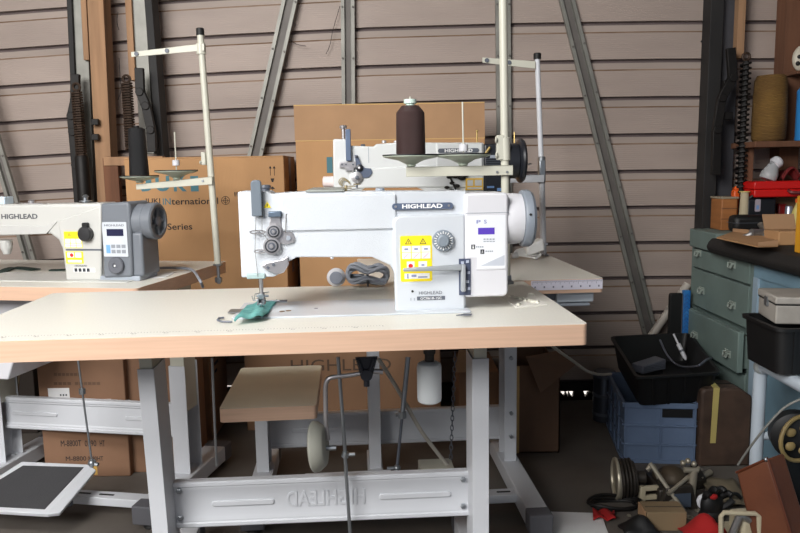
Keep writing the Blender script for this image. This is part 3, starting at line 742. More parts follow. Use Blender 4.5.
# makers plates
x0, x1, z0, z1 = fp(392, 202.3, 453, 209.8, -.0495)
pl = link('name_plate', G().prism(rounded(x0, x1, z0, z1, (z1-z0)*.495), -.0515, -.047, 'y'), M('plate_slate', (.33, .38, .47), .4), A1)
text('lettering', 'HIGHLEAD', TXTW, pl, (x0+(x1-x0)*.165, -.0515, z0+(z1-z0)*.16), (1, 0, 0), (0, 0, 1), (x1-x0)*.66, (z1-z0)*.68, bold=.03)
for k in (.06, .93): link('rivet', G().cyl((x0+(x1-x0)*k, -.0514, (z0+z1)/2), (x0+(x1-x0)*k, -.0525, (z0+z1)/2), .0026, n=10), CHROME, pl)
x0, x1, z0, z1 = fp(419, 290.8, 442, 294.6, -.0562); text('brand_lettering', 'HIGHLEAD', GREYD, A1, (x0, -.0562, z0), (1, 0, 0), (0, 0, 1), x1-x0, z1-z0)
x0, x1, z0, z1 = fp(417, 295.8, 445, 300.4, -.0562); pl = link('type_plate', G().box(x0, x1, -.057, -.0555, z0, z1), GREYD, A1)
text('lettering', 'GC0618-1SC', TXTW, pl, (x0+(x1-x0)*.12, -.057, z0+(z1-z0)*.2), (1, 0, 0), (0, 0, 1), (x1-x0)*.76, (z1-z0)*.6)
c = A1.px(412.5, 291.3, yl=-.0562); link('oil_window', G().cyl((c.x, -.0555, c.z), (c.x, -.0575, c.z), .0026, n=10), BLKR, A1)
for x in (410.5, 414): sq(x, 298, .8, 2.6, GREYM, 'printed_mark', A1, -.0562)
link('presser_screw', G().sph(A1.px(332, 257.5, yl=-.04), .004), PLAST, body)
g = G().prism(rounded(0, .035, -.006, .006, .005), 0, .003, 'z'); c = A1.px(456, 315.5, zl=.0036)
link('bed_tongue', G().prism([(c.x, c.y-.003), (c.x+.03, c.y-.004), (c.x+.034, c.y+.006), (c.x+.018, c.y+.010), (c.x+.010, c.y+.002)], .0036, .0055, 'z'), GREYD, bed)
# needle head details
a = fp(251.8, 180, 260.8, 216.5, -.062)
tg = link('take_up_guard', G().prism(fillet([(a[0], a[2]), (a[1], a[2]), (a[1], a[3]), (a[0], a[3])], {2: .008, 3: .009}, 0), -.063, -.052, 'y').box(a[0]+.002, a[0]+.008, -.055, -.043, a[2]+.02, a[2]+.03), M('guard_grey', (.42, .46, .50), .4), A1, bev=.002)
b = fp(258.5, 193, 262, 217, -.05); link('take_up_slot', G().box(b[0], b[1], -.0465, -.044, b[2], b[3]), BLKR, A1)
c = A1.px(265.5, 188.5, yl=-.01); link('lifter_knob', G().lathe([(.009, -.008), (.009, 0), (.012, .002), (.011, .007), (.004, .008)], (c.x, -.01, c.z), n=14), GREYD, A1)
c = A1.px(267.3, 205.2, yl=-.0455); g = G()
for sc_, mt in ((1, 0),):
    r = .0088; P_ = [(c.x+r*math.sin(t), c.z+r*math.cos(t)-.001) for t in (0, 2*PI/3, 4*PI/3)]; g.prism(P_, -.0462, -.045, 'y')
t_ = link('warning_sticker', g, YEL, A1); link('sticker_mark', G().box(c.x-.0008, c.x+.0008, -.0466, -.046, c.z-.003, c.z+.003), TXTD, t_)
OLDG = M('dark_disc_steel', (.30, .31, .33), .3, .6)
def disc_stack(x, y, r, nm='tension_disc', th=.014):
    c = A1.px(x, y, yl=-.055)
    o_ = link(nm, G().lathe([(r*.35, 0), (r*.35, .003), (r, .003), (r*.96, .0055), (r*.55, .0065), (r*.55, .0075), (r*.98, .0085), (r, .011), (r*.62, .0115), (r*.6, th), (r*.28, th), (r*.22, th+.004)], (c.x, -.046, c.z), (0, -1, 0), 30), CHROME, A1)
    link('disc_groove', G().lathe([(r*.96, .0065), (r*.96, .0082)], (c.x, -.046, c.z), (0, -1, 0), 30), OLDG, o_)
    link('disc_face', G().lathe([(r*.80, .0108), (r*.80, .0122), (r*.70, .0125)], (c.x, -.046, c.z), (0, -1, 0), 30), OLDG, o_)
    link('disc_rubber', G().lathe([(r*.45, th-.001), (r*.45, th+.001), (r*.3, th+.001)], (c.x, -.046, c.z), (0, -1, 0), 20), GREYD, o_)
    return o_
pts = outline(A1, [(271, 212), (280, 212), (281, 222), (284, 232), (292, 232), (295, 238), (293.5, 243), (286, 244.5), (279, 243), (272, 240), (269, 228)], -.047)
link('tension_bracket', G().prism(pts, -.050, -.0445, 'y'), CHROME, A1, bev=.0015)
x0, x1, z0, z1 = fp(268.5, 211, 281.5, 217, -.05); link('bracket_block', G().box(x0, x1, -.058, -.045, z0, z1), M('blue_grey_steel', (.42, .48, .55), .35, .5), A1, bev=.002)
disc_stack(273.8, 231.5, .0155); disc_stack(271.8, 246, .0178)
c = A1.px(288.5, 238, yl=-.05); link('guide_washer', G().cyl((c.x, -.05, c.z), (c.x, -.053, c.z), .005, n=14), GREYM, A1)
for (xa_, xb_, y) in ((250, 265.5, 232.2), (254.5, 265.5, 251.5)):
    a = A1.px(xa_, y, yl=-.055); b = A1.px(xb_, y, yl=-.055)
    g = G(); cxm = (a.x+b.x)/2; hw_ = (b.x-a.x)/2
    g.tube([(cxm+hw_*math.cos(t), -.056+.001*math.sin(t), a.z+.0032*math.sin(t)) for t in [2*PI*k/18 for k in range(18)]], .0014, 6, closed=True)
    g.box(cxm-.003, cxm+.003, -.056, -.044, a.z-.001, a.z+.001); link('thread_guide', g, CHROME, A1)
pts = outline(A1, [(262, 266.5), (266, 262.5), (283, 259), (288, 256), (289, 264), (284, 272.5), (276, 274.5), (268, 271)], -.048)
kl = link('presser_lifter', G().prism(pts, -.0535, -.045, 'y'), CHROME, A1, bev=.0015)
for x, y in ((268, 267.5), (273.5, 264.5)):
    c = A1.px(x, y, yl=-.0535); link('screw', G().cyl((c.x, -.053, c.z), (c.x, -.056, c.z), .0032, n=10), GREYD, kl)
x0, x1, z0, z1 = fp(248, 272, 266, 276.5, -.03); link('face_base', G().box(x0, x1, -.05, .0, z0-.003, z1), M('pale_teal_casting', (.66, .74, .74), .4), A1, bev=.002)
ny = -.02
a = A1.px(260.5, 276, yl=ny); b = A1.px(260.5, 293, yl=ny); e = A1.px(260, 311, yl=ny)
link('presser_bar', G().cyl((a.x, ny+.006, a.z+.01), (a.x, ny+.006, .02), .0042, n=12).cyl((a.x+.001, ny-.006, a.z+.01), (a.x+.001, ny-.006, b.z), .0032, n=12), CHROME, A1)
g = G().box(a.x-.0055, a.x+.0065, ny-.012, ny+.010, b.z-.012, b.z).cyl((a.x-.01, ny-.004, b.z-.006), (a.x+.016, ny-.004, b.z-.006), .0028, n=8)
link('needle_clamp', g, ZINC, A1, bev=.001)
link('needle', G().cyl((a.x, ny-.006, b.z), (a.x, ny-.006, .012), .0011, .0004, n=6), CHROME, A1)
g = G().box(a.x-.009, a.x+.008, ny-.012, ny+.014, .018, .022).box(a.x-.008, a.x-.004, ny-.014, ny+.014, .018, .032).box(a.x+.004, a.x+.007, ny-.014, ny+.014, .018, .030).box(a.x-.004, a.x+.004, ny+.004, ny+.012, .022, b.z-.01)
link('presser_foot', g, ZINC, A1, bev=.001)
g = G().tube([A1.px(252, 296, yl=ny), A1.px(253, 300.5, yl=ny), A1.px(270, 300.5, yl=ny), A1.px(280, 301, yl=ny)], .001, 5).tube([A1.px(254, 300, yl=ny), A1.px(255, 294, yl=ny), A1.px(269, 292, yl=ny)], .001, 5)
link('finger_guard', g, ZINC, A1)
link('top_thread', G().tube([A1.px(307, 191, yl=-.03), A1.px(286, 215, yl=-.05), A1.px(285.5, 233, yl=-.054)], .0008, 4).tube([A1.px(256, 216, yl=-.06), A1.px(255, 250, yl=-.056), A1.px(258, 277, yl=-.05), A1.px(260, 293, yl=-.03)], .0005, 4)
     .tube([A1.px(262, 216, yl=-.06), A1.px(262, 232, yl=-.056), A1.px(270, 243, yl=-.06)], .0005, 4), M('grey_thread', (.38, .36, .34), .8), A1)
a = A1.px(306, 192.5, yl=-.03); b = A1.px(344, 192.5, yl=-.03)
link('thread_tray', G().hexa([(a.x, -.048, a.z+.001), (b.x, -.048, a.z+.001), (b.x, .03, a.z+.003), (a.x+.012, .03, a.z+.003)], [(a.x, -.048, a.z+.005), (b.x, -.048, a.z+.005), (b.x, .03, a.z+.009), (a.x+.012, .03, a.z+.009)]), M('tray_grey', (.60, .62, .60), .4), A1, bev=.001)
c = A1.px(346, 190, yl=0); g = G()
for k, r in ((0, .010), (1, .007), (2, .006)): g.tube([(c.x+r*math.cos(t)*1.2+k*.012, r*math.sin(t), c.z+.004+k*.004) for t in [2*PI*j/12 for j in range(12)]], .0012, 5, closed=True)
g.cyl((c.x, 0, c.z-.003), (c.x, 0, c.z+.010), .003, n=8); link('top_thread_guide', g, M('brassy_wire', (.72, .66, .52), .35, .7), A1)
link('top_knob', G().lathe([(.010, -.002), (.010, .004), (.007, .006)], A1.px(380, 190.5, yl=.01), n=12), GREYM, A1)

# teal cloth folded under the foot
cz0 = .7036
q = [P(234.5, 324.5, Z=cz0), P(263, 320.5, Z=cz0), P(277, 302, Z=cz0), P(247, 307, Z=cz0)]
TEALC = M('teal_denim', (.34, .58, .57), .9, rgb2=(.43, .67, .65), scale=40, bump=.6, bscale=260)
def cloth(u, v):
    p = q[0]*(1-u)*(1-v)+q[1]*u*(1-v)+q[2]*u*v+q[3]*(1-u)*v
    h = .006*math.sin(PI*min(1, max(0, u)))*(.5+.5*math.sin(5*v+1))+.004*math.sin(9*u+4*v)+.006*math.exp(-((v-.1)/.15)**2)
    return Vector((p.x+.001*math.sin(7*v), p.y+.001*math.sin(6*u), cz0+.003+max(0, h)))
single('folded_cloth', G().grid(cloth, 16, 12), TEALC, 'small folded teal fabric piece under the needle of the front machine', 'fabric', solid=.004)
# clip sheet beside the motor
q2 = [P(516, 308.5, Z=TH), P(548, 305.5, Z=TH), P(534, 294, Z=TH), P(500, 296, Z=TH)]
g = slab(G(), [v+Vector((0, 0, .003)) for v in q2], .0028)
t = Root('white_clip_tray', 'white tray of small pale clips at the right of the front machine', 'tray', tuple((q2[0]+q2[1]+q2[2]+q2[3])/4), 0)
def li(g, T): g.v = [T.l(v) for v in g.v]; return g
link('tray', li(g, t), M('white_card', (.90, .89, .86), .6), t, bev=.001)
for k in range(13):
    u = .15+.7*((k*.37) % 1); v = .12+.75*((k*.61) % 1)
    p = q2[0]*(1-u)*(1-v)+q2[1]*u*(1-v)+q2[2]*u*v+q2[3]*(1-u)*v; p.z = TH+.0032
    a = rnd.uniform(0, PI); dx = Vector((math.cos(a), math.sin(a), 0))*.007; dy = Vector((-math.sin(a), math.cos(a), 0))*.004
    g = G().hexa([p-dx-dy, p+dx-dy, p+dx+dy, p-dx+dy], [p-dx*.7-dy*.6+Vector((0, 0, .005)), p+dx*.7-dy*.6+Vector((0, 0, .005)), p+dx*.7+dy*.6+Vector((0, 0, .005)), p-dx*.7+dy*.6+Vector((0, 0, .005))])
    link('clip', li(g, t), M('pale_clip', (.86, .85, .80), .5), t, bev=.001)
# coiled mains lead with plug behind the arm
c = P(336.5, 287, Z=TH)
t = Root('coiled_power_lead', 'bundle of grey power lead with round white-rimmed plug on the front table', 'power lead', tuple(c), R(3))
rr = .0245; cc = Vector((0, 0, rr+.001))
pg = link('plug', G().lathe([(rr*.7, .010), (rr*.9, .004), (rr, 0), (rr*.98, -.006), (rr*.85, -.010), (rr*.4, -.012)], cc, (0, -1, 0), 26), PLAST, t)
link('plug_face', G().lathe([(rr*.70, .0095), (rr*.66, .0125), (rr*.3, .013)], cc, (0, -1, 0), 24), M('plug_grey', (.55, .57, .62), .6), pg)
CAB = M('grey_cable', (.56, .58, .62), .5)
g = G()
p345 = t.l(P(345, 288, Z=TH)); s_ = (t.l(P(392, 292, Z=TH))-p345).x
for k in range(11):
    L = s_*(.86+.05*math.sin(k*2.1)); oy = (k-5)*.0035; zz = .034+.005*math.sin(k*1.7); pts = []
    for j in range(28):
        a = 2*PI*j/28; x = p345.x+s_*.5+L*.5*math.cos(a)
        w = .030*(.4+.85*abs(math.cos(a))**1.2)
        z = zz+w*math.sin(a)*.9+.004*math.sin(3*a+k)-.004*(x-p345.x)/s_
        pts.append((x, oy*1.15+.008*math.cos(2*a+k)-.012*(x-p345.x)/s_, max(z, .0050)))
    g.tube(pts, .0041, 7, closed=True)
g.tube(smooth_path([cc+Vector((.012, .004, 0)), cc+Vector((.026, .006, .002)), (p345.x+.02, 0, .03), (p345.x+.05, -.01, .03)], 5), .0042, 8)
link('cable', g, CAB, t)
link('cable_tie', G().tube([(p345.x+s_*.5, .028*math.cos(a)*.85-.004, .022+.020*math.sin(a)) for a in [2*PI*k/14 for k in range(14)]], .003, 6, closed=True), M('tie_dark', (.28, .29, .31), .5), t)

# ----------------------------------------------------- thread stands
def cone_disc(T, x, y0, z_rim, r, arm_z, mat=STEELC):
    d_ = link('spool_plate', G().lathe([(.008, arm_z-z_rim), (.012, arm_z-z_rim+.002), (.012, arm_z-z_rim+.006), (r*.45, -.010), (r*.9, -.003), (r, 0), (r, .0015), (r*.5, .000), (.01, -.004)], (x, y0, z_rim), n=40), M('plate_pale_green', (.74, .78, .72), .4), T)
    link('felt_pad', G().lathe([(r*1.005, .0015), (r*1.005, .005), (.01, .003)], (x, y0, z_rim), n=40), BLKM, d_)
    return d_
# stand of the front table
base = P(506.5, 283.5, Z=TH)
S1 = Root('thread_stand', 'tall cream thread stand behind the front machine, carrying a dark brown cone', 'thread stand', tuple(base), R(1.0))
r0 = .0105
ztop = 1.42
def vert(T, r, z1, lean=0): return G().cyl((0, 0, 0), (lean*z1, 0, z1), r, n=16)
link('pole', G().cyl((0, 0, 0), S1.px(502.5, -30, yl=0), r0, n=16), STEELC, S1)
tq = S1.px(502.5, -30, yl=0)
link('top_cap', G().lathe([(.0125, -.004), (.0125, .014), (.010, .016)], tq, n=14), BLKR, S1)
link('guide_arm', G().box(tq.x-.20, tq.x+.01, -.016, -.012, tq.z-.04, tq.z-.018), STEELC, S1, bev=.001)
link('base_nut', G().lathe([(.020, 0), (.020, .006), (.014, .010), (.013, .022)], (0, 0, 0), n=6), ZINC, S1)
ya = -.012
a = S1.px(406, 172, yl=ya); b = S1.px(512.5, 172, yl=ya); zc = S1.px(460, 171, yl=ya).z; hz = .0125
ar = link('spool_arm', G().box(a.x, b.x, -.020, -.016, zc-hz, zc+hz).box(a.x, b.x, -.020, .000, zc+hz-.003, zc+hz), STEELC, S1, bev=.001)
for x in (497, 507): c = S1.px(x, 172, yl=-.02); link('rivet', G().cyl((c.x, -.02, c.z), (c.x, -.023, c.z), .003, n=8), ZINC, ar)
a = S1.px(497, 160, yl=-.01); b = S1.px(504, 135, yl=-.01)
link('pole_joint', G().box(a.x, b.x, -.012, .010, a.z, b.z).cyl((a.x, -.012, a.z+.012), (a.x-.004, -.012, a.z+.012), .008, n=10).cyl((a.x-.001, -.012, b.z-.012), (a.x-.005, -.012, b.z-.012), .008, n=10).cyl((-.004, 0, a.z-.002), (-.006, 0, b.z-.006), .0135, n=14), STEELC, S1, bev=.002)
zr = S1.px(410, 156.5, yl=.0).z
for x in (411, 463):
    c = S1.px(x, 160, yl=0); cone_disc(S1, c.x, 0, zr, .0725 if x < 430 else .0705, zc+hz)
c = S1.px(463.5, 150, yl=0); zt_ = S1.px(463.5, 102, yl=0).z
sp = link('spool_pin', G().cyl((c.x, 0, zr), (c.x-.002, 0, zt_), .0022, n=8), STEELC, S1)
link('pin_sleeve', G().lathe([(.012, 0), (.012, .016), (.010, .018), (.003, .018)], (c.x, 0, S1.px(463, 151, yl=0).z), n=16), PLAST, sp)
c = S1.px(411, 160, yl=0); link('spool_pin', G().cyl((c.x, 0, zr), (c.x, 0, zr+.15), .0022, n=8), STEELC, S1)
# brown cone
cw = S1.w((c.x, 0, zr+.0052))
CONE = Root('thread_cone', 'large dark brown cone of thread on the front thread stand', 'thread cone', tuple(cw), 0)
hcone = S1.px(408, 108, yl=0).z-zr
CONEM = M('brown_thread', (.27, .20, .195), .55, noise=.1, scale=20, wave=('Z', 260, 1.2, .5), spec=.4)
link('thread', G().lathe([(.0125, .0), (.0365, 0), (.0375, .004), (.0368, hcone*.5), (.0360, hcone*.84), (.0350, hcone*.87), (.0220, hcone), (.012, hcone)], (0, 0, 0), n=44), CONEM, CONE, sm=60)
link('core_tube', G().lathe([(.0135, 0), (.0125, hcone), (.0105, hcone+.004), (.016, hcone+.006), (.016, hcone+.016), (.008, hcone+.016), (.007, 0)], (0, 0, 0), n=24), M('mint_tube', (.82, .90, .86), .45), CONE)

def guide_arm(T, p0, p1, y, h=.022):
    a = T.px(*p0, yl=y); b = T.px(*p1, yl=y); hv = Vector((0, 0, h/2)); dy = Vector((0, .003, 0))
    g = G().hexa([a-hv*.7, b-hv, b-hv+dy, a-hv*.7+dy], [a+hv*.7, b+hv, b+hv+dy, a+hv*.7+dy])
    o_ = link('guide_arm', g, STEELC, T, bev=.001)
    for t in (.08, .5): c = a+(b-a)*t; link('eyelet', G().lathe([(.007, 0), (.007, .004), (.004, .004)], c-Vector((0, .004, 0))+Vector((0, 0, 0)), (0, 1, 0), 12), GREYD, o_)
    return o_
# stand of the left table
base = P(218, 265.5, Z=TH)
S2 = Root('thread_stand', 'cream thread stand with two spool plates at the left table corner', 'thread stand', tuple(base), R(-8))
tp_ = S2.px(200.3, 34, yl=0)
link('pole', G().cyl((0, 0, 0), tp_, .0105, n=16), STEELC, S2)
link('top_cap', G().lathe([(.0125, -.004), (.0125, .016), (.010, .018)], tp_, n=14), BLKR, S2)
link('top_collar', G().cyl(tp_-Vector((0, 0, .062)), tp_-Vector((0, 0, .03)), .015, n=14), STEELC, S2)
link('base_bolt', G().cyl((0, 0, -.06), (0, 0, 0), .006, n=8).lathe([(.016, 0), (.016, .005), (.011, .007)], (0, 0, 0), n=6).lathe([(.012, -.055), (.012, -.040)], (0, 0, 0), n=6), ZINC, S2)
guide_arm(S2, (131, 54.5), (204, 47), -.012, .022)
def along(x, y, yl): return S2.px(x, y, yl=yl)
ya = -.014
a = along(136, 187, ya-.004); b = along(212, 180.5, ya-.004)
hv = Vector((0, 0, .0125)); dy = Vector((0, .004, 0))
ar = link('spool_arm', G().hexa([a-hv*.7, b-hv, b-hv+dy, a-hv*.7+dy], [a+hv*.7, b+hv, b+hv+dy, a+hv*.7+dy]).hexa([a+hv*.7-Vector((0, 0, .003)), b+hv-Vector((0, 0, .003)), b+hv-Vector((0, 0, .003))+dy*4, a+hv*.7-Vector((0, 0, .003))+dy*4], [a+hv*.7, b+hv, b+hv+dy*4, a+hv*.7+dy*4]), STEELC, S2, bev=.001)
c = along(203, 181, ya-.004); link('rivet', G().cyl(c, c-Vector((0, .004, 0)), .004, n=8), ZINC, ar)
a = along(204.5, 165, -.01); b = along(204.5, 152, -.01)
link('pole_joint', G().box(a.x-.010, a.x+.004, -.012, .008, a.z, b.z).cyl((a.x-.01, -.012, a.z+.008), (a.x-.014, -.012, a.z+.008), .007, n=8), STEELC, S2, bev=.002)
zr1 = along(139.5, 177, 0); zr2 = along(176.5, 171.5, 0)
cone_disc(S2, zr1.x, 0, zr1.z, .061, along(139.5, 186, 0).z+.010); cone_disc(S2, zr2.x, 0, zr2.z, .068, along(176.5, 183, 0).z+.010)
tt = along(174.5, 132, 0)
sp = link('spool_pin', G().cyl((zr2.x, 0, zr2.z), tt, .0022, n=8), STEELC, S2)
c = along(176, 163, 0); link('pin_sleeve', G().lathe([(.0115, -.008), (.0115, .008), (.009, .010), (.003, .010)], (c.x, 0, c.z), n=16), PLAST, sp)
link('spool_pin', G().cyl((zr1.x, 0, zr1.z), (zr1.x, 0, zr1.z+.12), .0022, n=8), STEELC, S2)
cw = S2.w((zr1.x, 0, zr1.z+.0052)); h2 = S2.px(139, 131, yl=0).z-zr1.z
CN = Root('thread_cone', 'black cone of thread on the left thread stand', 'thread cone', tuple(cw), 0)
link('thread', G().lathe([(.008, 0), (.0305, 0), (.031, .004), (.0285, h2*.45), (.0265, h2), (.018, h2*1.04), (.008, h2*1.04)], (0, 0, 0), n=36), M('black_thread', (.075, .078, .09), .6, wave=('Z', 260, 1, .4)), CN, sm=60)
link('core_tube', G().cyl((0, 0, 0), (0, 0, h2*1.08), .0085, n=14), BLKR, CN)
# stand of the middle table
base = P(543.5, 256, Z=TH)
S3 = Root('thread_stand', 'grey thread stand at the right rear corner of the middle table', 'thread stand', tuple(base), R(2))
tp_ = S3.px(537.3, 58, yl=0); jn = S3.px(541.5, 170, yl=0)
link('pole', G().cyl((0, 0, 0), jn, .0105, n=16), STEEL, S3)
up_ = link('upper_pole', G().cyl(jn, tp_, .0088, n=16), STEEL, S3)
link('top_cap', G().lathe([(.0125, -.004), (.0125, .014), (.010, .016)], tp_, n=14), BLKR, up_)
link('base_nut', G().lathe([(.018, 0), (.018, .006), (.013, .008)], (0, 0, 0), n=6), ZINC, S3)
guide_arm(S3, (482.5, 60), (535.5, 65), -.012, .024)
a = S3.px(512, 179, yl=-.014); b = S3.px(544, 178.5, yl=-.014)
link('spool_arm', G().box(a.x-.14, b.x, -.018, -.014, b.z-.0125, b.z+.0125).box(a.x-.14, b.x, -.018, .0, b.z+.0095, b.z+.0125), STEEL, S3, bev=.001)
link('pole_joint', G().box(jn.x-.010, jn.x+.012, -.012, .012, jn.z-.04, jn.z+.034).cyl(jn-Vector((0, 0, .045)), jn+Vector((0, 0, .045)), .0125, n=14), ZINC, S3, bev=.003)
x_ = S3.px(514.5, 160, yl=0).x
cone_disc(S3, x_-.02, 0, b.z+.03, .05, b.z+.0125)
e = S3.px(514.3, 132, yl=0); link('spool_pin', G().cyl((x_, 0, b.z+.03), (e.x, 0, e.z), .003, .002, n=8), M('brass', (.80, .70, .45), .3, .9), S3)

# ---- the machine on the middle table
yaw3 = R(3.958)
A3 = mroot((450, 272), .05, 'white machine with slim arm and black handwheel on the middle table', yaw3)
yf = -.045
def q3(pts, d=yf): return outline(A3, pts, d)
o = q3([(333, 139), (347.5, 139), (348.5, 145.5), (374, 146.5), (376, 144), (396, 142.5), (484, 142.5), (484, 268), (430, 268), (428, 192), (418, 187.5), (365, 188), (361, 191), (333.5, 190.5)])
b3 = link('machine_body', G().prism(o, -.045, .045, 'y'), M('white_casting', (.83, .84, .84), .38, noise=.02, coat=.2), A3, bev=.008, seg=3)
pts = q3([(350, 169), (438, 165), (484, 165), (484, 188), (418, 187.5), (365, 188), (350, 190)], -.047); link('lower_arm', G().prism(pts, -.049, -.03, 'y'), MATS['white_casting'], b3, bev=.004)
pts = q3([(436, 143), (482.5, 143), (482.5, 176), (436, 176)], -.047); link('plate_field', G().prism(pts, -.050, -.03, 'y'), MATS['white_casting'], b3, bev=.004)
def r3(x0, y0, x1, y1, d): a = A3.px(x0, y1, yl=d); b = A3.px(x1, y0, yl=d); return a.x, b.x, a.z, b.z
x0, x1, z0, z1 = r3(438, 148, 479, 153, -.05)
pl = link('name_plate', G().prism(rounded(x0, x1, z0, z1, (z1-z0)*.49), -.052, -.048, 'y'), GREYD, A3)
text('lettering', 'HIGHLEAD', TXTW, pl, (x0+(x1-x0)*.16, -.052, z0+(z1-z0)*.12), (1, 0, 0), (0, 0, 1), (x1-x0)*.68, (z1-z0)*.76, bold=.03)
x0, x1, z0, z1 = r3(465.5, 178, 483, 190, -.047)
lab = link('warning_label', G().box(x0, x1, -.0505, -.0445, z0, z1), M('ochre_label', (.90, .74, .32), .5), A3)
w = x1-x0; h = z1-z0
link('label_fields', G().box(x0+w*.1, x0+w*.42, -.051, -.05, z0+h*.35, z0+h*.85).box(x0+w*.52, x0+w*.92, -.051, -.05, z0+h*.35, z0+h*.85).box(x0+w*.1, x0+w*.92, -.051, -.05, z0+h*.08, z0+h*.22), M('pale_label_field', (.80, .80, .80), .5), lab)
g = G()
for (xx, yy, r) in ((449, 177, .006), (456, 176.5, .008), (462, 178, .009), (452, 183, .006), (457, 186, .007), (447, 187.5, .006), (452, 190, .005), (466, 175.5, .006)):
    g.sph(A3.px(xx, yy, yl=-.052), (r*1.3, r, r*.8), 8, 6)
g.cyl(A3.px(447, 177, yl=-.052), A3.px(466, 176, yl=-.052), .003, n=6).cyl(A3.px(450, 177, yl=-.052), A3.px(456, 190, yl=-.052), .003, n=6)
link('tension_hooks', g, OLDIR, A3)
# motor and handwheel, black
cz = A3.px(500, 161, yl=0).z; xm0 = A3.px(484, 160, yl=0).x; xm1 = A3.px(511, 160, yl=-.04).x; xw1 = A3.px(526.5, 160, yl=-.03).x
x0, x1, z0, z1 = r3(484, 143.5, 511, 196, -.05)
mo = link('motor', G().box(x0, x1, -.05, .05, z0, z1), BLK, A3, bev=.006, seg=3)
for xx, yy, w_, h_, c_ in ((490, 155, 8, 3, GREYM), (486, 171, 9, 2.5, GREYM), (487, 186, 7, 2, M('blue_mark', (.45, .6, .8), .4)), (497, 188, 4, 3, M('blue_mark', (.45, .6, .8), .4)), (505, 186, 2.5, 3, RED)):
    sq(xx, yy, w_, h_, c_, 'motor_fitting', mo, -.0502, A3, .003)
for k in range(6): sq(486, 158+k*2, 22, .7, GREYD, 'cooling_rib', mo, -.0502, A3, .003)
link('motor_drum', G().lathe([(.052, 0), (.052, xw1-x1-.018)], (x1-.004, 0, cz), (1, 0, 0), 30), BLK, mo, bev=.002)
link('handwheel', G().lathe([(.030, -.004), (.058, 0), (.064, .004), (.066, .010), (.062, .016), (.048, .018), (.044, .010), (.02, .008)], (xw1-.020, 0, cz), (1, 0, 0), 44), BLK, A3)
link('wheel_pin', G().cyl((xw1-.012, 0, cz-.01), (xw1+.022, 0, cz-.01), .0022, n=6), ZINC, A3)
link('thread_pin', G().cyl(A3.px(477, 144, yl=0), A3.px(477, 131, yl=0), .002, n=6).sph(A3.px(477, 131, yl=0), .004), M('brass', (.80, .70, .45), .3, .9), A3)
link('side_lever', G().cyl(A3.px(484, 156, yl=-.055), A3.px(490, 147, yl=-.06), .004, n=8), M('brass', (.8, .7, .45)), A3)
# head details
x0, x1, z0, z1 = r3(346, 129, 350.5, 161, -.055); link('needle_lever', G().box(x0, x1, -.06, -.05, z0, z1), M('lever_blue_grey', (.42, .48, .58), .35, .4), A3, bev=.002)
c = A3.px(343.5, 139, yl=-.02); t_ = A3.px(343.5, 128, yl=-.02)
link('pressure_screw', G().cyl((c.x, -.02, c.z-.004), (c.x, -.02, t_.z), .005, n=12).lathe([(.010, 0), (.011, .002), (.011, .008), (.006, .010)], (c.x, -.02, t_.z-.002), n=14), CHROME, A3)
x0, x1, z0, z1 = r3(339.5, 161.5, 356, 168, -.05); tb = link('thread_block', G().box(x0, x1, -.055, -.044, z0, z1), CHROME, A3, bev=.0015)
for xx in (342, 346, 353): c = A3.px(xx, 164.5, yl=-.055); link('eyelet', G().cyl((c.x, -.0555, c.z), (c.x, -.0565, c.z), .0025, n=8), GREYD, tb)
x0, x1, z0, z1 = r3(345.5, 167, 354, 171, -.05); link('thread_clip', G().box(x0, x1, -.058, -.044, z0, z1), CHROME, A3, bev=.001)
pts = q3([(354.5, 155), (357.5, 155), (361, 164), (365, 168), (371, 168.5), (372.5, 173), (369, 177.5), (363, 178), (357, 172), (356, 164)], -.05)
tb = link('tension_bracket', G().prism(pts, -.053, -.044, 'y'), M('bracket_blue_grey', (.38, .42, .50), .4, .4), A3, bev=.001)
for xx, yy, r, m_ in ((359.5, 168, .0105, BLK), (357, 177.5, .0165, CHROME), (356.3, 156.5, .004, GREYD)):
    c = A3.px(xx, yy, yl=-.055); o_ = link('tension_disc', G().lathe([(r*.5, 0), (r, .003), (r*.95, .007), (r*.5, .009)], (c.x, -.05, c.z), (0, -1, 0), 24), m_, A3)
    link('disc_knob', G().lathe([(r*.35, .008), (r*.35, .016), (r*.2, .017)], (c.x, -.05, c.z), (0, -1, 0), 14), CHROME if m_ is BLK else GREYD, o_)
c = A3.px(343, 182, yl=-.05); g = G()
for k in range(3): g.tube([(c.x+.012*math.cos(t)+k*.004, -.052, c.z+.012*math.sin(t)-k*.003) for t in [PI*.2*j for j in range(7)]], .0014, 5)
link('check_spring', g, M('brassy_wire', (.72, .66, .52)), A3)
a = A3.px(357, 180, yl=-.05); link('guide_rod', G().cyl((a.x-.001, -.05, a.z), (a.x-.001, -.05, a.z-.022), .0025, n=8), GREYD, A3)
a = A3.px(322.5, 182, yl=0); b = A3.px(333.5, 182, yl=0)
link('side_bobbin', G().lathe([(.008, 0), (.016, .003), (.0165, b.x-a.x-.004), (.0165, b.x-a.x)], (a.x, 0, a.z), (1, 0, 0), 20), M('pale_pink_plastic', (.90, .84, .83), .5), A3)
for xx, yy in ((363, 145.5), (396, 142), (384, 141.8)): c = A3.px(xx, yy, yl=0); link('top_screw', G().lathe([(.007, -.003), (.007, .003), (.004, .004)], c, n=10), GREYD if xx < 370 else CHROME, A3)
link('arm_seam', G().box(A3.px(368.2, 150, yl=-.045).x, A3.px(368.8, 150, yl=-.045).x, -.0457, -.044, A3.px(368, 163, yl=-.045).z, A3.px(368, 147, yl=-.045).z), GREYM, b3)
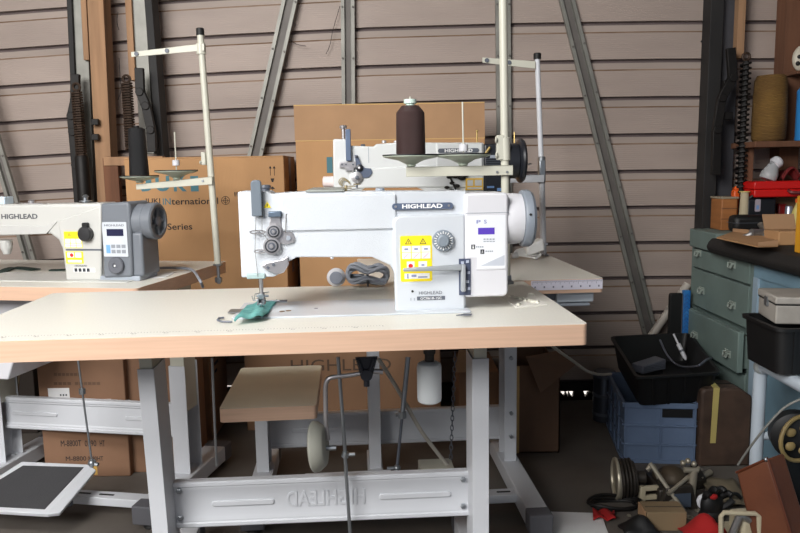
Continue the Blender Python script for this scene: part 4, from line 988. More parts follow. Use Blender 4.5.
# coil of white lead with plug, on the middle table
c = P(536, 259, Z=TH)
t = Root('white_mains_plug', 'white mains plug and looped lead at the back of the middle table', 'plug', tuple(c), R(10))
k0 = t.l(P(513, 260, Z=TH)); g = G()
for k in range(5):
    pts = [(k0.x, 0, .012), (k0.x+.02, .004*k, .014+.004*k), (k0.x+.06, -.01+.006*k, .008+.007*k), (-.01, -.02+.012*k, .006+.007*k), (.012, -.01+.01*k, .016), (0, .02, .028)]
    g.tube(smooth_path(pts, 5), .0034, 6)
link('lead', g, M('bright_white_lead', (.93, .93, .92), .4), t)
link('tie', G().cyl((k0.x-.004, 0, .013), (k0.x+.016, 0, .016), .010, n=12), M('tie_white', (.80, .80, .80), .5), t)
g = G().hexa([(-.034, -.022, .012), (.024, -.022, .030), (.024, .022, .030), (-.034, .022, .012)], [(-.040, -.022, .044), (.016, -.022, .070), (.016, .022, .070), (-.040, .022, .044)])
pgb = link('plug_body', g, MATS['bright_white_lead'], t, bev=.006)
for yy in (-.010, .010): link('pin', G().box(.020, .036, yy-.001, yy+.001, .046, .053), CHROME, pgb)
link('strain_relief', G().cyl((0, 0, .0), (0, 0, .014), .006, n=10), PLAST, pgb)

# ---- the machine on the left table
yaw2 = R(-10.358)
A2 = mroot((85, 280.5), .05, 'white and grey lockstitch machine on the left table', yaw2)
def q2o(pts, d=-.045): return outline(A2, pts, d)
WG = M('warm_white_enamel', (.765, .765, .75), .36, noise=.02, coat=.2)
o = q2o([(-70, 207), (-40, 204), (20, 204.5), (101, 203), (103, 280.5), (66, 280.5), (63, 252), (58, 240), (50, 234), (0, 235.5), (-40, 237), (-52, 250), (-70, 250)])
b2 = link('machine_body', G().prism(o, -.045, .045, 'y'), WG, A2, bev=.008, seg=3)
pts = q2o([(57.5, 221), (101, 206), (101.5, 280), (66.5, 280), (63, 252)], -.049); link('pillar_cover', G().prism(fillet(pts, {0: .01}, 0), -.050, -.03, 'y'), WG, b2, bev=.004)
pts = q2o([(-50, 236), (-50, 224), (45, 226), (57, 221), (57, 222), (50, 230), (46, 234), (0, 235)], -.047)
link('arm_moulding', G().prism(pts, -.048, -.04, 'y'), M('warm_grey_enamel', (.74, .74, .73), .4), b2, bev=.002)
a = A2.px(1.5, 219, yl=-.0455); b = A2.px(37, 211.5, yl=-.0455)
text('lettering', 'HIGHLEAD', M('grey_lettering', (.30, .31, .33), .5), b2, (a.x, -.0452, a.z), (1, 0, 0), (0, 0, 1), b.x-a.x, .0145, bold=.02)
def r2(x0, y0, x1, y1, d): a = A2.px(x0, y1, yl=d); b = A2.px(x1, y0, yl=d); return a.x, b.x, a.z, b.z
x0, x1, z0, z1 = r2(66, 249, 101.5, 250.5, -.05); link('body_seam', G().box(x0, x1, -.0508, -.049, z0, z1), GREYD, b2)
x0, x1, z0, z1 = r2(65, 231.5, 81.5, 248, -.05)
lab = link('warning_label', G().box(x0, x1, -.0508, -.0495, z0, z1), YEL, A2); w = x1-x0; h = z1-z0
g = G(); tri(g, x0+w*.3, z0+h*.8, h*.13, -.0508); link('label_triangle', g, TXTD, lab)
g = G()
for i in range(3):
    for j in range(2): g.box(x0+w*(.04+.32*i), x0+w*(.32+.32*i), -.0512, -.0507, z0+h*(.04+.28*j), z0+h*(.28+.28*j))
link('label_fields', g, TXTW, lab); link('pink_marks', G().box(x0+w*.1, x0+w*.9, -.0514, -.0511, z0+h*.13, z0+h*.17).box(x0+w*.1, x0+w*.9, -.0514, -.0511, z0+h*.42, z0+h*.45), PINK, lab)
x0, x1, z0, z1 = r2(66.5, 251.5, 83, 263.5, -.05)
lab = link('warning_label', G().box(x0, x1, -.0508, -.0495, z0, z1), YEL, A2); w = x1-x0; h = z1-z0
link('label_fields', G().box(x0+w*.1, x0+w*.48, -.0512, -.0507, z0+h*.5, z0+h*.92).box(x0+w*.55, x0+w*.9, -.0512, -.0507, z0+h*.5, z0+h*.92).box(x0+w*.1, x0+w*.9, -.0512, -.0507, z0+h*.1, z0+h*.3), TXTW, lab)
link('red_dot', G().cyl((x0+w*.35, -.051, z0+h*.7), (x0+w*.35, -.0517, z0+h*.7), w*.1, n=12), RED, lab)
x0, x1, z0, z1 = r2(74, 268, 95, 272, -.05); pl = link('type_plate', G().box(x0, x1, -.0508, -.0495, z0, z1), TXTW, A2)
for k in range(4): link('plate_block', G().box(x0+(x1-x0)*(.04+.24*k*.8), x0+(x1-x0)*(.04+.24*k*.8+.14), -.0513, -.0507, z0+.001, z1-.001), TXTD, pl)
x0, x1, z0, z1 = r2(75, 265, 87, 266.6, -.05); text('brand_lettering', 'HIGHLEAD', GREYD, A2, (x0, -.0502, z0), (1, 0, 0), (0, 0, 1), x1-x0, z1-z0)
c = A2.px(85, 234, yl=-.06)
dl = link('stitch_dial', G().lathe([(.021, 0), (.021, .014), (.018, .017), (.006, .018)], (c.x, -.05, c.z), (0, -1, 0), 30), M('black_dial', (.17, .17, .18), .4), A2)
link('dial_pointer', G().prism(rounded(c.x-.008, c.x+.010, c.z+.015, c.z+.032, .004), -.062, -.05, 'y'), BLKM, dl, bev=.002)
c = A2.px(86, 205, yl=0); link('bobbin_winder', G().lathe([(.010, -.004), (.010, .010), (.018, .010), (.018, .013), (.007, .014), (.007, .022), (.010, .024), (.004, .03)], c, n=18), ZINC, A2)
c = A2.px(35, 204, yl=0); g = G().box(c.x-.028, c.x+.032, -.012, .012, c.z-.003, c.z+.003); g.lathe([(.010, 0), (.010, .006), (.005, .010)], (c.x-.01, 0, c.z+.003), n=12); link('thread_tension_plate', g, CHROME, A2)
c = A2.px(4, 202, yl=0); link('head_lid', G().box(c.x-.04, c.x+.018, -.02, .02, c.z-.006, c.z+.016), M('pale_blue_lid', (.78, .85, .90), .3), A2, bev=.003)
c = A2.px(1, 245, yl=-.04); link('presser_head', G().lathe([(.018, .012), (.017, -.01), (.013, -.022), (.010, -.03)], (c.x-.006, -.01, c.z), n=16), M('warm_grey_enamel', (.74, .74, .73)), A2)
# grey motor block
GM = M('motor_grey', (.44, .46, .49), .4, noise=.04)
x0, x1, z0, z1 = r2(102, 203, 128.5, 277.5, -.055)
pts = q2o([(101, 203.5), (128, 201.5), (130, 205), (133, 276), (131, 277), (104, 278)], -.052)
mo = link('motor_block', G().prism(pts, -.055, .055, 'y'), GM, A2, bev=.007, seg=3)
cz = A2.px(140, 221, yl=0).z; xa = pts[1][0]; 
link('motor_drum', G().lathe([(.050, -.02), (.050, .032)], (xa, 0, cz), (1, 0, 0), 36), GM, mo, bev=.003)
link('motor_side', G().box(xa-.02, xa+.030, -.045, .05, .012, cz-.03), GM, mo, bev=.006)
hw = link('handwheel', G().lathe([(.048, .030), (.052, .033), (.0525, .058), (.048, .062), (.041, .062), (.038, .050), (.020, .048)], (xa, 0, cz), (1, 0, 0), 40), GM, A2)
for k in range(5):
    t = 2*PI*k/5; p_ = Vector((xa+.050, math.cos(t)*.03, cz+math.sin(t)*.03)); link('wheel_spoke', G().cyl((xa+.052, math.cos(t)*.014, cz+math.sin(t)*.014), (xa+.052, math.cos(t)*.042, cz+math.sin(t)*.042), .005, n=8), GM, hw)
link('wheel_hub', G().lathe([(.016, .046), (.014, .060), (.006, .062)], (xa, 0, cz), (1, 0, 0), 20), GREYD, hw)
x0, x1, z0, z1 = r2(104.5, 222, 126.5, 256.5, -.056)
pn = link('control_panel', G().prism(rounded(x0, x1, z0, z1, .003), -.058, -.054, 'y'), M('panel_silver', (.78, .80, .83), .4), mo)
w = x1-x0; h = z1-z0
link('display', G().box(x0+w*.18, x0+w*.86, -.0588, -.0575, z0+h*.60, z0+h*.80), M('dark_display', (.16, .17, .28), .2), pn)
text('panel_lettering', 'HIGHLEAD', GREYD, pn, (x0+w*.1, -.058, z0+h*.88), (1, 0, 0), (0, 0, 1), w*.8, h*.06)
for i in range(4):
    for j in range(2):
        if i == 0 and j == 1: continue
        mt = M('blue_button', (.45, .65, .85), .4) if i == 0 else M('grey_button', (.55, .57, .60), .4)
        link('button', G().box(x0+w*(.12+.21*i), x0+w*(.28+.21*i), -.0588, -.0575, z0+h*(.10+.15*j), z0+h*(.20+.15*j)+(h*.14 if i == 0 else 0)), mt, pn)
c = A2.px(116, 265.5, yl=-.06); x = link('round_knob', G().lathe([(.024, 0), (.024, .008), (.021, .011), (.008, .011), (.007, .008)], (c.x, -.055, c.z), (0, -1, 0), 28), M('knob_dark', (.38, .39, .42), .4), mo)
link('knob_light', G().cyl((c.x, -.066, c.z), (c.x, -.067, c.z), .0025, n=8), TXTW, x)
c0 = A2.px(104, 279.5, yl=-.05); link('motor_foot', G().box(c0.x-.014, xa+.02, -.05, .05, 0, .014), GREYM, mo, bev=.003)
x0b = A2.px(-60, 280, yl=0).x
link('bed_plate', G().box(x0b, pts[1][0], -.085, .085, 0, .003), WG, A2, bev=.001)
# cable and strips on the left table
single('motor_cable', G().tube(smooth_path([P(158, 268, Z=TH+.006), P(178, 268, Z=TH+.008), P(192, 270, Z=TH+.006), P(199, 279, Z=TH+.005), P(203, 287, Z=TH-.02)], 6), .0042, 7), M('grey_cable', (.46, .48, .53)), 'grey cable trailing over the left table edge from the motor', 'cable')
DG = M('dark_green_webbing', (.13, .22, .20), .85, bump=.5, bscale=200)
def strip(pts, w, name, label):
    pts = smooth_path([P(x, y, Z=TH+.002) for x, y in pts], 4)
    g = G(); 
    for a, b in zip(pts[:-1], pts[1:]):
        d_ = (b-a).normalized(); s = Vector((-d_.y, d_.x, 0))*w
        g.hexa([a-s, b-s, b+s, a+s], [v+Vector((0, 0, .003)) for v in (a-s, b-s, b+s, a+s)])
    single(name, g, DG, label, 'webbing')
strip([(-14, 275), (2, 272), (14, 268), (36, 270)], .016, 'webbing_strip', 'dark green webbing strip left of the left machine pillar')
strip([(50, 270.5), (66, 270)], .012, 'webbing_strip', 'short dark strip beside the left machine pillar')
g = slab(G(), [P(134, 279, Z=TH+.002), P(166, 277, Z=TH+.002), P(176, 272, Z=TH+.002), P(150, 273, Z=TH+.002)], .0015)
single('paper_slip', g, M('white_paper', (.88, .88, .88), .7), 'white slip of paper behind the left motor block', 'paper')
# =================================================================== BOXES
def cbox(name, label, x0, x1, Y0, Y1, z0, z1, mat=CARD, top=True, group=None, yaw=0):
    "a closed carton; its front spans picture columns x0..x1"
    ym = 200 if z1 > .8 else 420
    a = P(x0, ym, Y=Y0).x; b = P(x1, ym, Y=Y0).x
    t = Root(name, label, 'cardboard box', ((a+b)/2, (Y0+Y1)/2, z0), yaw, group)
    w = (b-a)/2; d = (Y1-Y0)/2; h = z1-z0
    link('box_walls', G().box(-w, w, -d, d, 0, h), mat, t, bev=.003)
    if top:
        link('top_flap', G().box(-w+.001, w-.001, -d+.001, -.001, h, h+.004), mat, t)
        link('top_flap', G().box(-w+.001, w-.001, .001, d-.001, h, h+.004), mat, t)
    t.w_, t.d_, t.h_ = w, d, h
    return t
def btext(T, body, x0, y0, x1, y1, mat=PRINT, name='printed_text', bold=0.):
    a = T.px(x0, y1, yl=-T.d_-.0005); b = T.px(x1, y0, yl=-T.d_-.0005); h = b.z-a.z
    # level lettering: height from the left end
    a2 = T.px(x0, y0, yl=-T.d_-.0005)
    return text(name, body, mat, T, (a.x, -T.d_-.0002, a.z), (1, 0, 0), (0, 0, 1), b.x-a.x, a2.z-a.z, bold=bold)
LZ = .50
L3 = cbox('cardboard_box', 'shade-toned carton under the left table back corner, with marks on its right side', 134, 212, 2.64, 2.90, 0, LZ, CARDF)
for (z, w) in ((.30, .02), (.27, .03), (.24, .02)):
    link('printed_mark', G().box(L3.w_-.0002, L3.w_+.0006, -.06, -.06+w*2, z, z+.012), PRINT, L3)
JA = cbox('cardboard_box', 'large brown carton with teal lettering standing behind the left table', 126.5, 285, 2.74, 3.03, LZ+.005, P(200, 158, Y=2.74).z, CARD)
for i, (ch, xa, xb) in enumerate((('J', 141, 151), ('U', 156, 169), ('K', 174, 186), ('I', 191, 198))):
    btext(JA, ch, xa, 176, xb, 191.5, TEAL, 'teal_letter', bold=.03)
btext(JA, 'JUKI', 145, 198.5, 160, 205, PRINT, bold=.01); btext(JA, 'IN', 163, 198.3, 170.5, 204.8, TEAL, bold=.01); btext(JA, 'ternational', 171.5, 198.3, 218, 204.8, PRINT, bold=.01)
c = JA.px(225.5, 200.5, yl=-JA.d_); g = G()
g.tube([(c.x+.015*math.cos(t), -JA.d_, c.z+.015*math.sin(t)) for t in [2*PI*k/24 for k in range(24)]], .0012, 5, closed=True)
g.tube([(c.x+.008*math.cos(t), -JA.d_, c.z+.008*math.sin(t)) for t in [2*PI*k/20 for k in range(20)]], .001, 5, closed=True)
g.box(c.x-.015, c.x+.015, -JA.d_-.0008, -JA.d_, c.z-.001, c.z+.001).box(c.x-.001, c.x+.001, -JA.d_-.0008, -JA.d_, c.z-.015, c.z+.015)
link('globe_mark', g, PRINT, JA)
btext(JA, 'L', 158, 224, 160.5, 230.5); btext(JA, 'Series', 167.5, 223.5, 192, 230, PRINT, bold=.01)
btext(JA, '"', 234.5, 192, 237.5, 196.5)
g = G()
for xx in (270.5, 274.5):
    a = JA.px(xx, 175.5, yl=-JA.d_); g.box(a.x-.001, a.x+.001, -JA.d_-.0008, -JA.d_+.0002, a.z, a.z+.03); g.prism([(a.x-.005, a.z+.026), (a.x+.005, a.z+.026), (a.x, a.z+.036)], -JA.d_-.0008, -JA.d_+.0002, 'y')
a = JA.px(272.5, 180, yl=-JA.d_); g.prism([(a.x-.007, a.z+.006), (a.x+.007, a.z+.006), (a.x+.003, a.z-.008), (a.x-.003, a.z-.008)], -JA.d_-.0008, -JA.d_+.0002, 'y')
a = JA.px(272.5, 189, yl=-JA.d_); g.prism([(a.x-.010, a.z), (a.x+.010, a.z), (a.x, a.z+.010)], -JA.d_-.0008, -JA.d_+.0002, 'y'); g.box(a.x-.0008, a.x+.0008, -JA.d_-.0008, -JA.d_+.0002, a.z-.014, a.z)
link('handling_symbols', g, PRINT, JA)
link('packing_tape', G().box(JA.w_-.0002, JA.w_+.0008, -.03, .03, .1, JA.h_), M('brown_tape', (.45, .33, .24), .35), JA)
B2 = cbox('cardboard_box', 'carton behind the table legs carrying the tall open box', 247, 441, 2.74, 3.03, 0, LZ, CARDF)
btext(B2, 'HIGHLEAD', 291, 360, 391, 371.5, M('worn_box_print', (.34, .27, .22), .85))
JB = cbox('cardboard_box', 'tall carton with raised flap behind the middle machine', 297.5, 485, 2.76, 3.03, LZ+.005, P(390, 139.5, Y=2.76).z, CARD, top=False)
zf_ = P(390, 103, Y=2.76).z-JB.o.location.z
link('raised_flap', G().hexa([(-JB.w_-.002, -JB.d_, JB.h_+.001), (JB.w_, -JB.d_, JB.h_+.001), (JB.w_, -JB.d_+.004, JB.h_+.001), (-JB.w_-.002, -JB.d_+.004, JB.h_+.001)],
                             [(-JB.w_-.004, -JB.d_+.012, zf_-.004), (JB.w_, -JB.d_+.012, zf_-.004), (JB.w_, -JB.d_+.016, zf_-.004), (-JB.w_-.004, -JB.d_+.016, zf_-.004)]), CARDI, JB)
link('flap_edge', G().box(-JB.w_-.004, JB.w_, -JB.d_+.0115, -JB.d_+.0165, zf_-.004, zf_), CARDE, JB)
link('crease', G().box(-JB.w_, JB.w_, -JB.d_-.0008, -JB.d_+.003, JB.h_-.0015, JB.h_+.0015), CARDE, JB)
a = JB.px(327, 173, yl=-JB.d_); b = JB.px(332.5, 157, yl=-JB.d_)
link('teal_mark', G().box(a.x, b.x, -JB.d_-.0008, -JB.d_, a.z, b.z), TEAL, JB)
FLX = P(84, 477, Z=0).y
L1 = cbox('cardboard_box', 'carton with a white label under the left table, left of two', 41, 127, FLX, FLX+.26, 0, P(84, 352, Y=FLX).z, M('shade_dulled_cardboard', (.53, .40, .31), .88, noise=.08))  # card colour dulled to carry the shade under the table
L1.d_ = .13
for s_, y0, y1, x0, x1 in (('HIGHLEAD SEWING', 372, 376, 54, 82), ('MACHINE', 381, 385, 54, 72), ('LOCKSTITCH', 381, 385, 75, 101), ('M-8800T', 440.5, 446.5, 61, 81), ('0390', 440.5, 446.5, 85, 96), ('HT', 440.5, 446.5, 100, 104.5), ('M-8800', 456.5, 461, 66, 86), ('0390HT', 456.5, 461, 88, 103)):
    if 'SEW' in s_ or s_ in ('MACHINE', 'LOCKSTITCH'):
        g = G(); n = max(3, int((x1-x0)/4))
        for k in range(n):
            a = L1.px(x0+(x1-x0)*k/n, y1, yl=-.1305); b = L1.px(x0+(x1-x0)*(k+.75)/n, y0+1, yl=-.1305); g.box(a.x, b.x, -.1306, -.1298, a.z, b.z)
        link('faint_print', g, M('faint_box_print', (.42, .32, .25), .85), L1)
    else: btext(L1, s_, x0, y0, x1, y1, PRINT)
a = L1.px(48.5, 398.5, yl=-.131); b = L1.px(69, 388, yl=-.131)
lb = link('shipping_label', G().box(a.x, b.x, -.1308, -.1295, a.z, b.z), TXTW, L1)
g = G()
for i in range(3): g.box(b.x-(b.x-a.x)*(.45-.13*i), b.x-(b.x-a.x)*(.38-.13*i), -.1312, -.1307, a.z+.008, a.z+.014)
link('label_print', g, TXTD, lb)
a = L1.px(88, 403, yl=-.131); b = L1.px(111, 399, yl=-.131); link('shipping_label', G().box(a.x, b.x, -.1308, -.1295, a.z, b.z), TXTW, L1)
a = L1.px(86, 475, yl=-.131); b = L1.px(97, 466, yl=-.131); link('yellow_tape', G().box(a.x, b.x, -.1308, -.1295, max(a.z, 0), b.z), M('old_yellow_tape', (.80, .64, .35), .6), L1)
L2 = cbox('cardboard_box', 'carton under the left table, right of the one with the white label', 129.5, 192, FLX+.03, FLX+.2, 0, P(84, 352, Y=FLX).z, MATS['shade_dulled_cardboard'])
LX = cbox('cardboard_box', 'added shade-dark carton at the far left behind the left table legs', -70, 37, 2.75, 3.0, 0, .62, M('shade_black_cardboard', (.20, .17, .15), .9))  # added carton; its near-black colour stands in for shade in the gap
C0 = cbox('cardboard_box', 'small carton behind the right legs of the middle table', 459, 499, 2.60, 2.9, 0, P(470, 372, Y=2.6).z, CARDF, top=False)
a = C0.px(455, 390, yl=-C0.d_); b = C0.px(463, 350, yl=-C0.d_)
link('open_flap', G().hexa([(a.x, -C0.d_-.004, C0.h_), (a.x+.05, -C0.d_-.004, C0.h_), (a.x+.05, -C0.d_, C0.h_), (a.x, -C0.d_, C0.h_)], [(a.x+.012, -C0.d_-.03, C0.h_+.09), (a.x+.05, -C0.d_-.03, C0.h_+.09), (a.x+.05, -C0.d_-.026, C0.h_+.09), (a.x+.012, -C0.d_-.026, C0.h_+.09)]), CARDI, C0)
# open box to the right of the middle table
p = P(518, 453, Z=0); Y0 = p.y
t = Root('open_cardboard_box', 'shade-toned open carton on the floor right of the middle table legs', 'cardboard box', (P(537, 453, Z=0).x, Y0+.14, 0), 0)
a = t.px(513, 400, yl=-.14).x; b = t.px(560, 400, yl=-.14).x; hh = t.px(530, 366, yl=-.14).z
CD = M('shade_dim_cardboard', (.42, .32, .25), .9, noise=.1)  # shadow on the open carton mixed into its card colour
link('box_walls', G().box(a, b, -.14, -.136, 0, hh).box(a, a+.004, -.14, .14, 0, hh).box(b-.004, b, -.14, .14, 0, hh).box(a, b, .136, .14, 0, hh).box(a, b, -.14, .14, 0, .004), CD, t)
link('corner_edge', G().box(a-.001, a+.022, -.1415, -.139, 0, hh), CARDE, t)
fl = [t.px(526, 357, yl=-.16), t.px(540.5, 393, yl=-.20), t.px(577, 364, yl=-.16), t.px(562, 350, yl=-.13)]
g = G(); g.hexa(fl, [v+Vector((0, .004, 0)) for v in fl]); link('hanging_flap', g, CD, t)
fl = [(a, .14, hh), (b, .14, hh), (b+.01, .17, hh+.10), (a-.01, .17, hh+.10)]
link('open_flap', G().hexa(fl, [Vector(v)+Vector((0, .004, 0)) for v in fl]), CD, t)

# base plate of the wall and the chinks of daylight under it
gx0 = P(553, 405, Y=WY).x; gx1 = P(594, 405, Y=WY).x
struct('trim_26', G().box(-3.6, gx0, WY-.002, WY+.03, 0, .078).box(gx1, 3.4, WY-.002, WY+.03, 0, .078).box(gx0, gx1, WY-.002, WY+.03, .040, .078), TARP)
g = G()
for k in range(24):
    u = k/24; x = gx0+(gx1-gx0)*u; h = rnd.uniform(.012, .037) if (k < 12 or 17 < k < 21) else .04
    g.prism([(x-.002, 0), (x+.016, 0), (x+.011, h*.6), (x+.005, h), (x, h*.5)], WY+.001, WY+.028, 'y')
struct('trim_27', g, M('packed_dirt', (.20, .17, .14), .95))

# ============================================================ RIGHT SIDE
XC = 1.205
CABG = M('worn_green_paint', (.455, .525, .505), .6, rgb2=(.39, .445, .43), scale=5, lo=.35, hi=.8, bump=.3, bscale=30)
CABH = M('pale_green_handle', (.58, .62, .59), .45, noise=.1)
BENB = M('worn_blue_paint', (.47, .59, .66), .6, rgb2=(.41, .52, .58), scale=5, bump=.2, bscale=20)
zt = P(694, 229, X=XC).z
ztop2 = .742
SLT, SLB = P(746, 247, X=1.15).z, P(753, 266, X=1.15).z
cab = Root('drawer_cabinet', 'worn green chest of drawers against the shed wall at right', 'cabinet', (XC+.25, 2.72, 0), 0)
yn = P(753, 320, X=XC).y; yfar = 2.985
ya, yb = yn-2.72, yfar-2.72; xa = -.25
link('carcass', G().box(xa+.022, .25, ya, yb, 0, SLB-.002).box(xa, xa+.022, ya, ya+.03, 0, SLB-.002).box(xa, xa+.022, yb-.02, yb, 0, SLB-.002), CABG, cab, bev=.002)
ylg = 2.735-2.72
link('top_board', G().box(xa-.012, .75, ylg, yb, SLB-.001, ztop2), CABG, cab, bev=.003)
zs = [P(694, y, X=XC).z for y in (267, 305, 344)]; z4 = zs[2]-(zs[1]-zs[2])
rows = [(zs[0]+.004, SLB-.008, 0, ((700, 253), (734, 264.5))), (zs[1]+.004, zs[0]-.004, 0, ((703, 290.5), (734, 305))), (zs[2]+.004, zs[1]-.010, .028, ((696.5, 335), (729, 353.5))), (z4, zs[2]-.004, 0, ())]
for (z0, z1, out, hs) in rows:
    dr = link('drawer', G().box(xa-out-.004, xa+.018-out, ya+.034, yb-.022, z0, z1).box(xa+.018-out, xa+.02, ya+.05, yb-.04, z0+.01, z1-.02), CABG, cab, bev=.003)
    if out == 0 and hs: link('shadow_gap', G().box(xa+.017, xa+.0215, ya+.031, yb-.02, z0-.004, z0), BLKM, cab)
    for (hx, hy) in hs:
        c = cab.px(hx, hy, xl=xa-out)
        g = G()
        g.box(c.x-.008, c.x-.003, c.y-.022, c.y+.022, c.z-.012, c.z+.014)
        for yy in (-.016, .016): g.cyl((c.x-.004, c.y+yy, c.z+.004), (c.x-.014, c.y+yy, c.z+.004), .005, n=10)
        g.tube([(c.x-.014, c.y-.016, c.z+.004), (c.x-.017, c.y-.012, c.z-.010), (c.x-.017, c.y+.012, c.z-.010), (c.x-.014, c.y+.016, c.z+.004)], .0035, 7)
        g.tube([(c.x-.014, c.y-.016, c.z+.006), (c.x-.014, c.y+.016, c.z+.006)], .0035, 7)
        link('handle', g, CABH, dr)
bench = Root('workbench', 'blue workbench with thick dark top running along the right side', 'workbench', (1.5, 2.0, 0), 0)
g = G().prism([(v[0], v[1]) for v in [(-.35, SLT-.03), (-.342, SLT-.012), (-.33, SLT), (.6, SLT), (.6, SLB), (-.33, SLB), (-.345, SLB+.012)]], -.75, .72, 'y')
link('worktop', g, M('grimy_worktop', (.115, .105, .10), .75, noise=.3, scale=6, bump=.4, bscale=25), bench, bev=.004)
link('side_panel', G().box(XC-1.5, XC-1.5+.02, -.70, yn-2.0-.004, .02, SLB), BENB, bench, bev=.001)
link('panel_rail', G().box(XC-1.5-.006, XC-1.5, -.70, yn-2.0-.004, SLB-.05, SLB-.01), BENB, bench)
link('panel_stile', G().box(XC-1.5-.008, XC-1.5, yn-2.0-.035, yn-2.0-.004, .02, SLB-.05), M('pale_blue_stile', (.58, .66, .72), .6), bench)
for yy in (-.68, .66): link('leg', G().box(.5, .56, yy, yy+.05, 0, SLB), BENB, bench)

# clutter on the bench
ZB = SLT+.001; ZC = ztop2+.001
def on(x, y, z): return P(x, y, Z=z)
def pbox(name, mat, x0, x1, ytop, Y, dep, zb, label, cat, bev=.004, yaw=0, ybot=None, parts=None, grp=None):
    a = P(x0, ytop, Y=Y); b = P(x1, ytop, Y=Y)
    t = Root(name, label, cat, ((a.x+b.x)/2, Y+dep/2, zb), yaw, grp)
    w = (b.x-a.x)/2; h = a.z-zb
    t.w_, t.h_, t.d_ = w, h, dep/2
    t.body = link('body', G().box(-w, w, -dep/2, dep/2, 0, h), mat, t, bev=bev)
    return t
# cardboard tray
pz = ZC+.001
q = [on(716.5, 238.5, pz), on(758, 247.5, pz), on(778, 247, pz), on(774, 238, pz), on(733, 232.5, pz)]
g = G().prism([(v.x, v.y) for v in q], pz, pz+.004, 'z')
t = Root('cardboard_tray', 'torn flattened cardboard tray at the front edge of the bench', 'cardboard', tuple(q[1]), 0)
link('sheet', li(g, t), CARD, t)
for (a, b) in ((q[1], q[2]), (q[4], q[3])):
    dz = Vector((0, 0, .022)); dy = Vector((.0, .003, 0))
    link('turned_up_flap', li(G().hexa([a, b, b+dy, a+dy], [a+dz*.7, b+dz, b+dz+dy, a+dz*.7+dy]), t), CARDI, t)
t = pbox('small_cardboard_box', CARD, 779, 812, 231.5, 2.42, .10, ZB, 'small open carton at the right end of the bench clutter', 'cardboard box')
link('open_flap', G().hexa([(-t.w_, t.d_, t.h_), (t.w_, t.d_, t.h_), (t.w_, t.d_-.003, t.h_), (-t.w_, t.d_-.003, t.h_)], [(-t.w_, t.d_+.02, t.h_+.05), (t.w_, t.d_+.02, t.h_+.05), (t.w_, t.d_+.017, t.h_+.05), (-t.w_, t.d_+.017, t.h_+.05)]), CARDI, t)
# metal spray gun wrapped in film
c = on(764, 239, ZB+.006)
t = Root('metal_tool', 'silver metal hand tool lying on the cardboard tray', 'tool', (c.x, c.y, ZB+.006), R(20))
MT = M('dull_silver', (.62, .62, .62), .35, .8)
link('barrel', G().cyl((-.05, .01, .024), (.02, 0, .020), .014, n=14).cyl((.02, 0, .020), (.034, 0, .020), .019, n=14), MT, t)
link('nozzle', G().lathe([(.018, 0), (.018, .02), (.012, .022)], (.03, 0, .020), (1, -.3, 0), 16), GREYD, t)
link('handle', G().cyl((-.04, .012, .022), (-.065, .03, .006), .009, n=10), MT, t)
link('trigger', G().tube([(-.02, -.012, .02), (-.025, -.025, .012), (-.04, -.03, .006)], .0035, 6), MT, t)
c = on(784, 240, ZB)
g = G(); 
def film(u, v): return Vector((c.x-.06+.12*u+.01*math.sin(7*v), c.y-.0+.08*v, ZB+.03+.02*math.sin(9*u+3*v)*math.sin(PI*v)+.012*math.cos(14*u)))
single('plastic_film', G().grid(film, 18, 10), M('cloudy_film', (.50, .47, .44), .3, alpha=.3), 'crumpled translucent plastic film beside the silver tool', 'plastic film', solid=.0015)
t = pbox('wooden_box', M('orange_wood', (.62, .40, .22), .6, noise=.15, stretch=(1, 1, 6)), 722, 738, 199, 2.86, .10, ZC, 'narrow orange wooden box at the left of the bench clutter', 'box')
link('lid', G().box(-t.w_-.003, t.w_+.003, -t.d_-.003, t.d_+.003, t.h_, t.h_+.008), M('pale_lid', (.62, .58, .50), .6), t, bev=.002)
for k in (.35, .68): link('front_groove', G().box(-t.w_, t.w_, -t.d_-.001, -t.d_+.001, t.h_*k, t.h_*k+.003), TIMBD, t)
t = pbox('black_case', BLKM, 735, 779, 215.5, 2.74, .07, ZC, 'low rounded black case under the black tool box', 'case', bev=.018)
link('seam', G().box(-t.w_-.0005, t.w_+.0005, -t.d_-.0005, t.d_+.0005, t.h_*.55, t.h_*.57), GREYD, t)
t = pbox('black_tool_box', M('navy_black', (.07, .085, .115), .5), 747, 777, 198.5, 2.815, .09, ZC, 'black box with a white badge in the middle of the bench clutter', 'box', bev=.01)
a = t.px(757, 211, yl=-.05); link('badge', G().prism(rounded(a.x-.009, a.x+.012, a.z-.002, a.z+.045, .004), -.0515, -.049, 'y'), M('pale_badge', (.66, .62, .66), .5), t)
link('badge_mark', G().box(a.x-.004, a.x+.006, -.0522, -.0512, a.z+.006, a.z+.022), M('blue_mark', (.45, .6, .8), .4), t)
link('strap', G().tube(smooth_path([(-t.w_*.8, -.04, t.h_), (-t.w_*.3, -.05, t.h_+.02), (t.w_*.4, -.05, t.h_+.018), (t.w_*.9, -.04, t.h_)], 5), .006, 8), BLKM, t)
t = pbox('red_box', M('deep_red', (.52, .07, .07), .4), 779, 786, 205, 2.88, .05, ZC, 'small red box beside the silver can', 'box')
link('lid', G().box(-t.w_-.001, t.w_+.001, -.026, .026, t.h_, t.h_+.004), M('deep_red', (0, 0, 0)), t)
c = P(788.5, 215, Y=2.80); tz = P(788.5, 206, Y=2.8).z
t = Root('drink_can', 'silver can standing beside the small red box', 'can', (c.x, 2.80, ZC), 0); hh = tz-ZC
link('body', G().lathe([(.010, 0), (.0135, .003), (.0135, hh-.006), (.011, hh)], (0, 0, 0), n=20), M('can_silver', (.70, .72, .78), .3, .7), t)
link('can_band', G().lathe([(.0138, hh*.35), (.0138, hh*.6)], (0, 0, 0), n=20, caps=False), M('blue_mark', (0, 0, 0)), t)
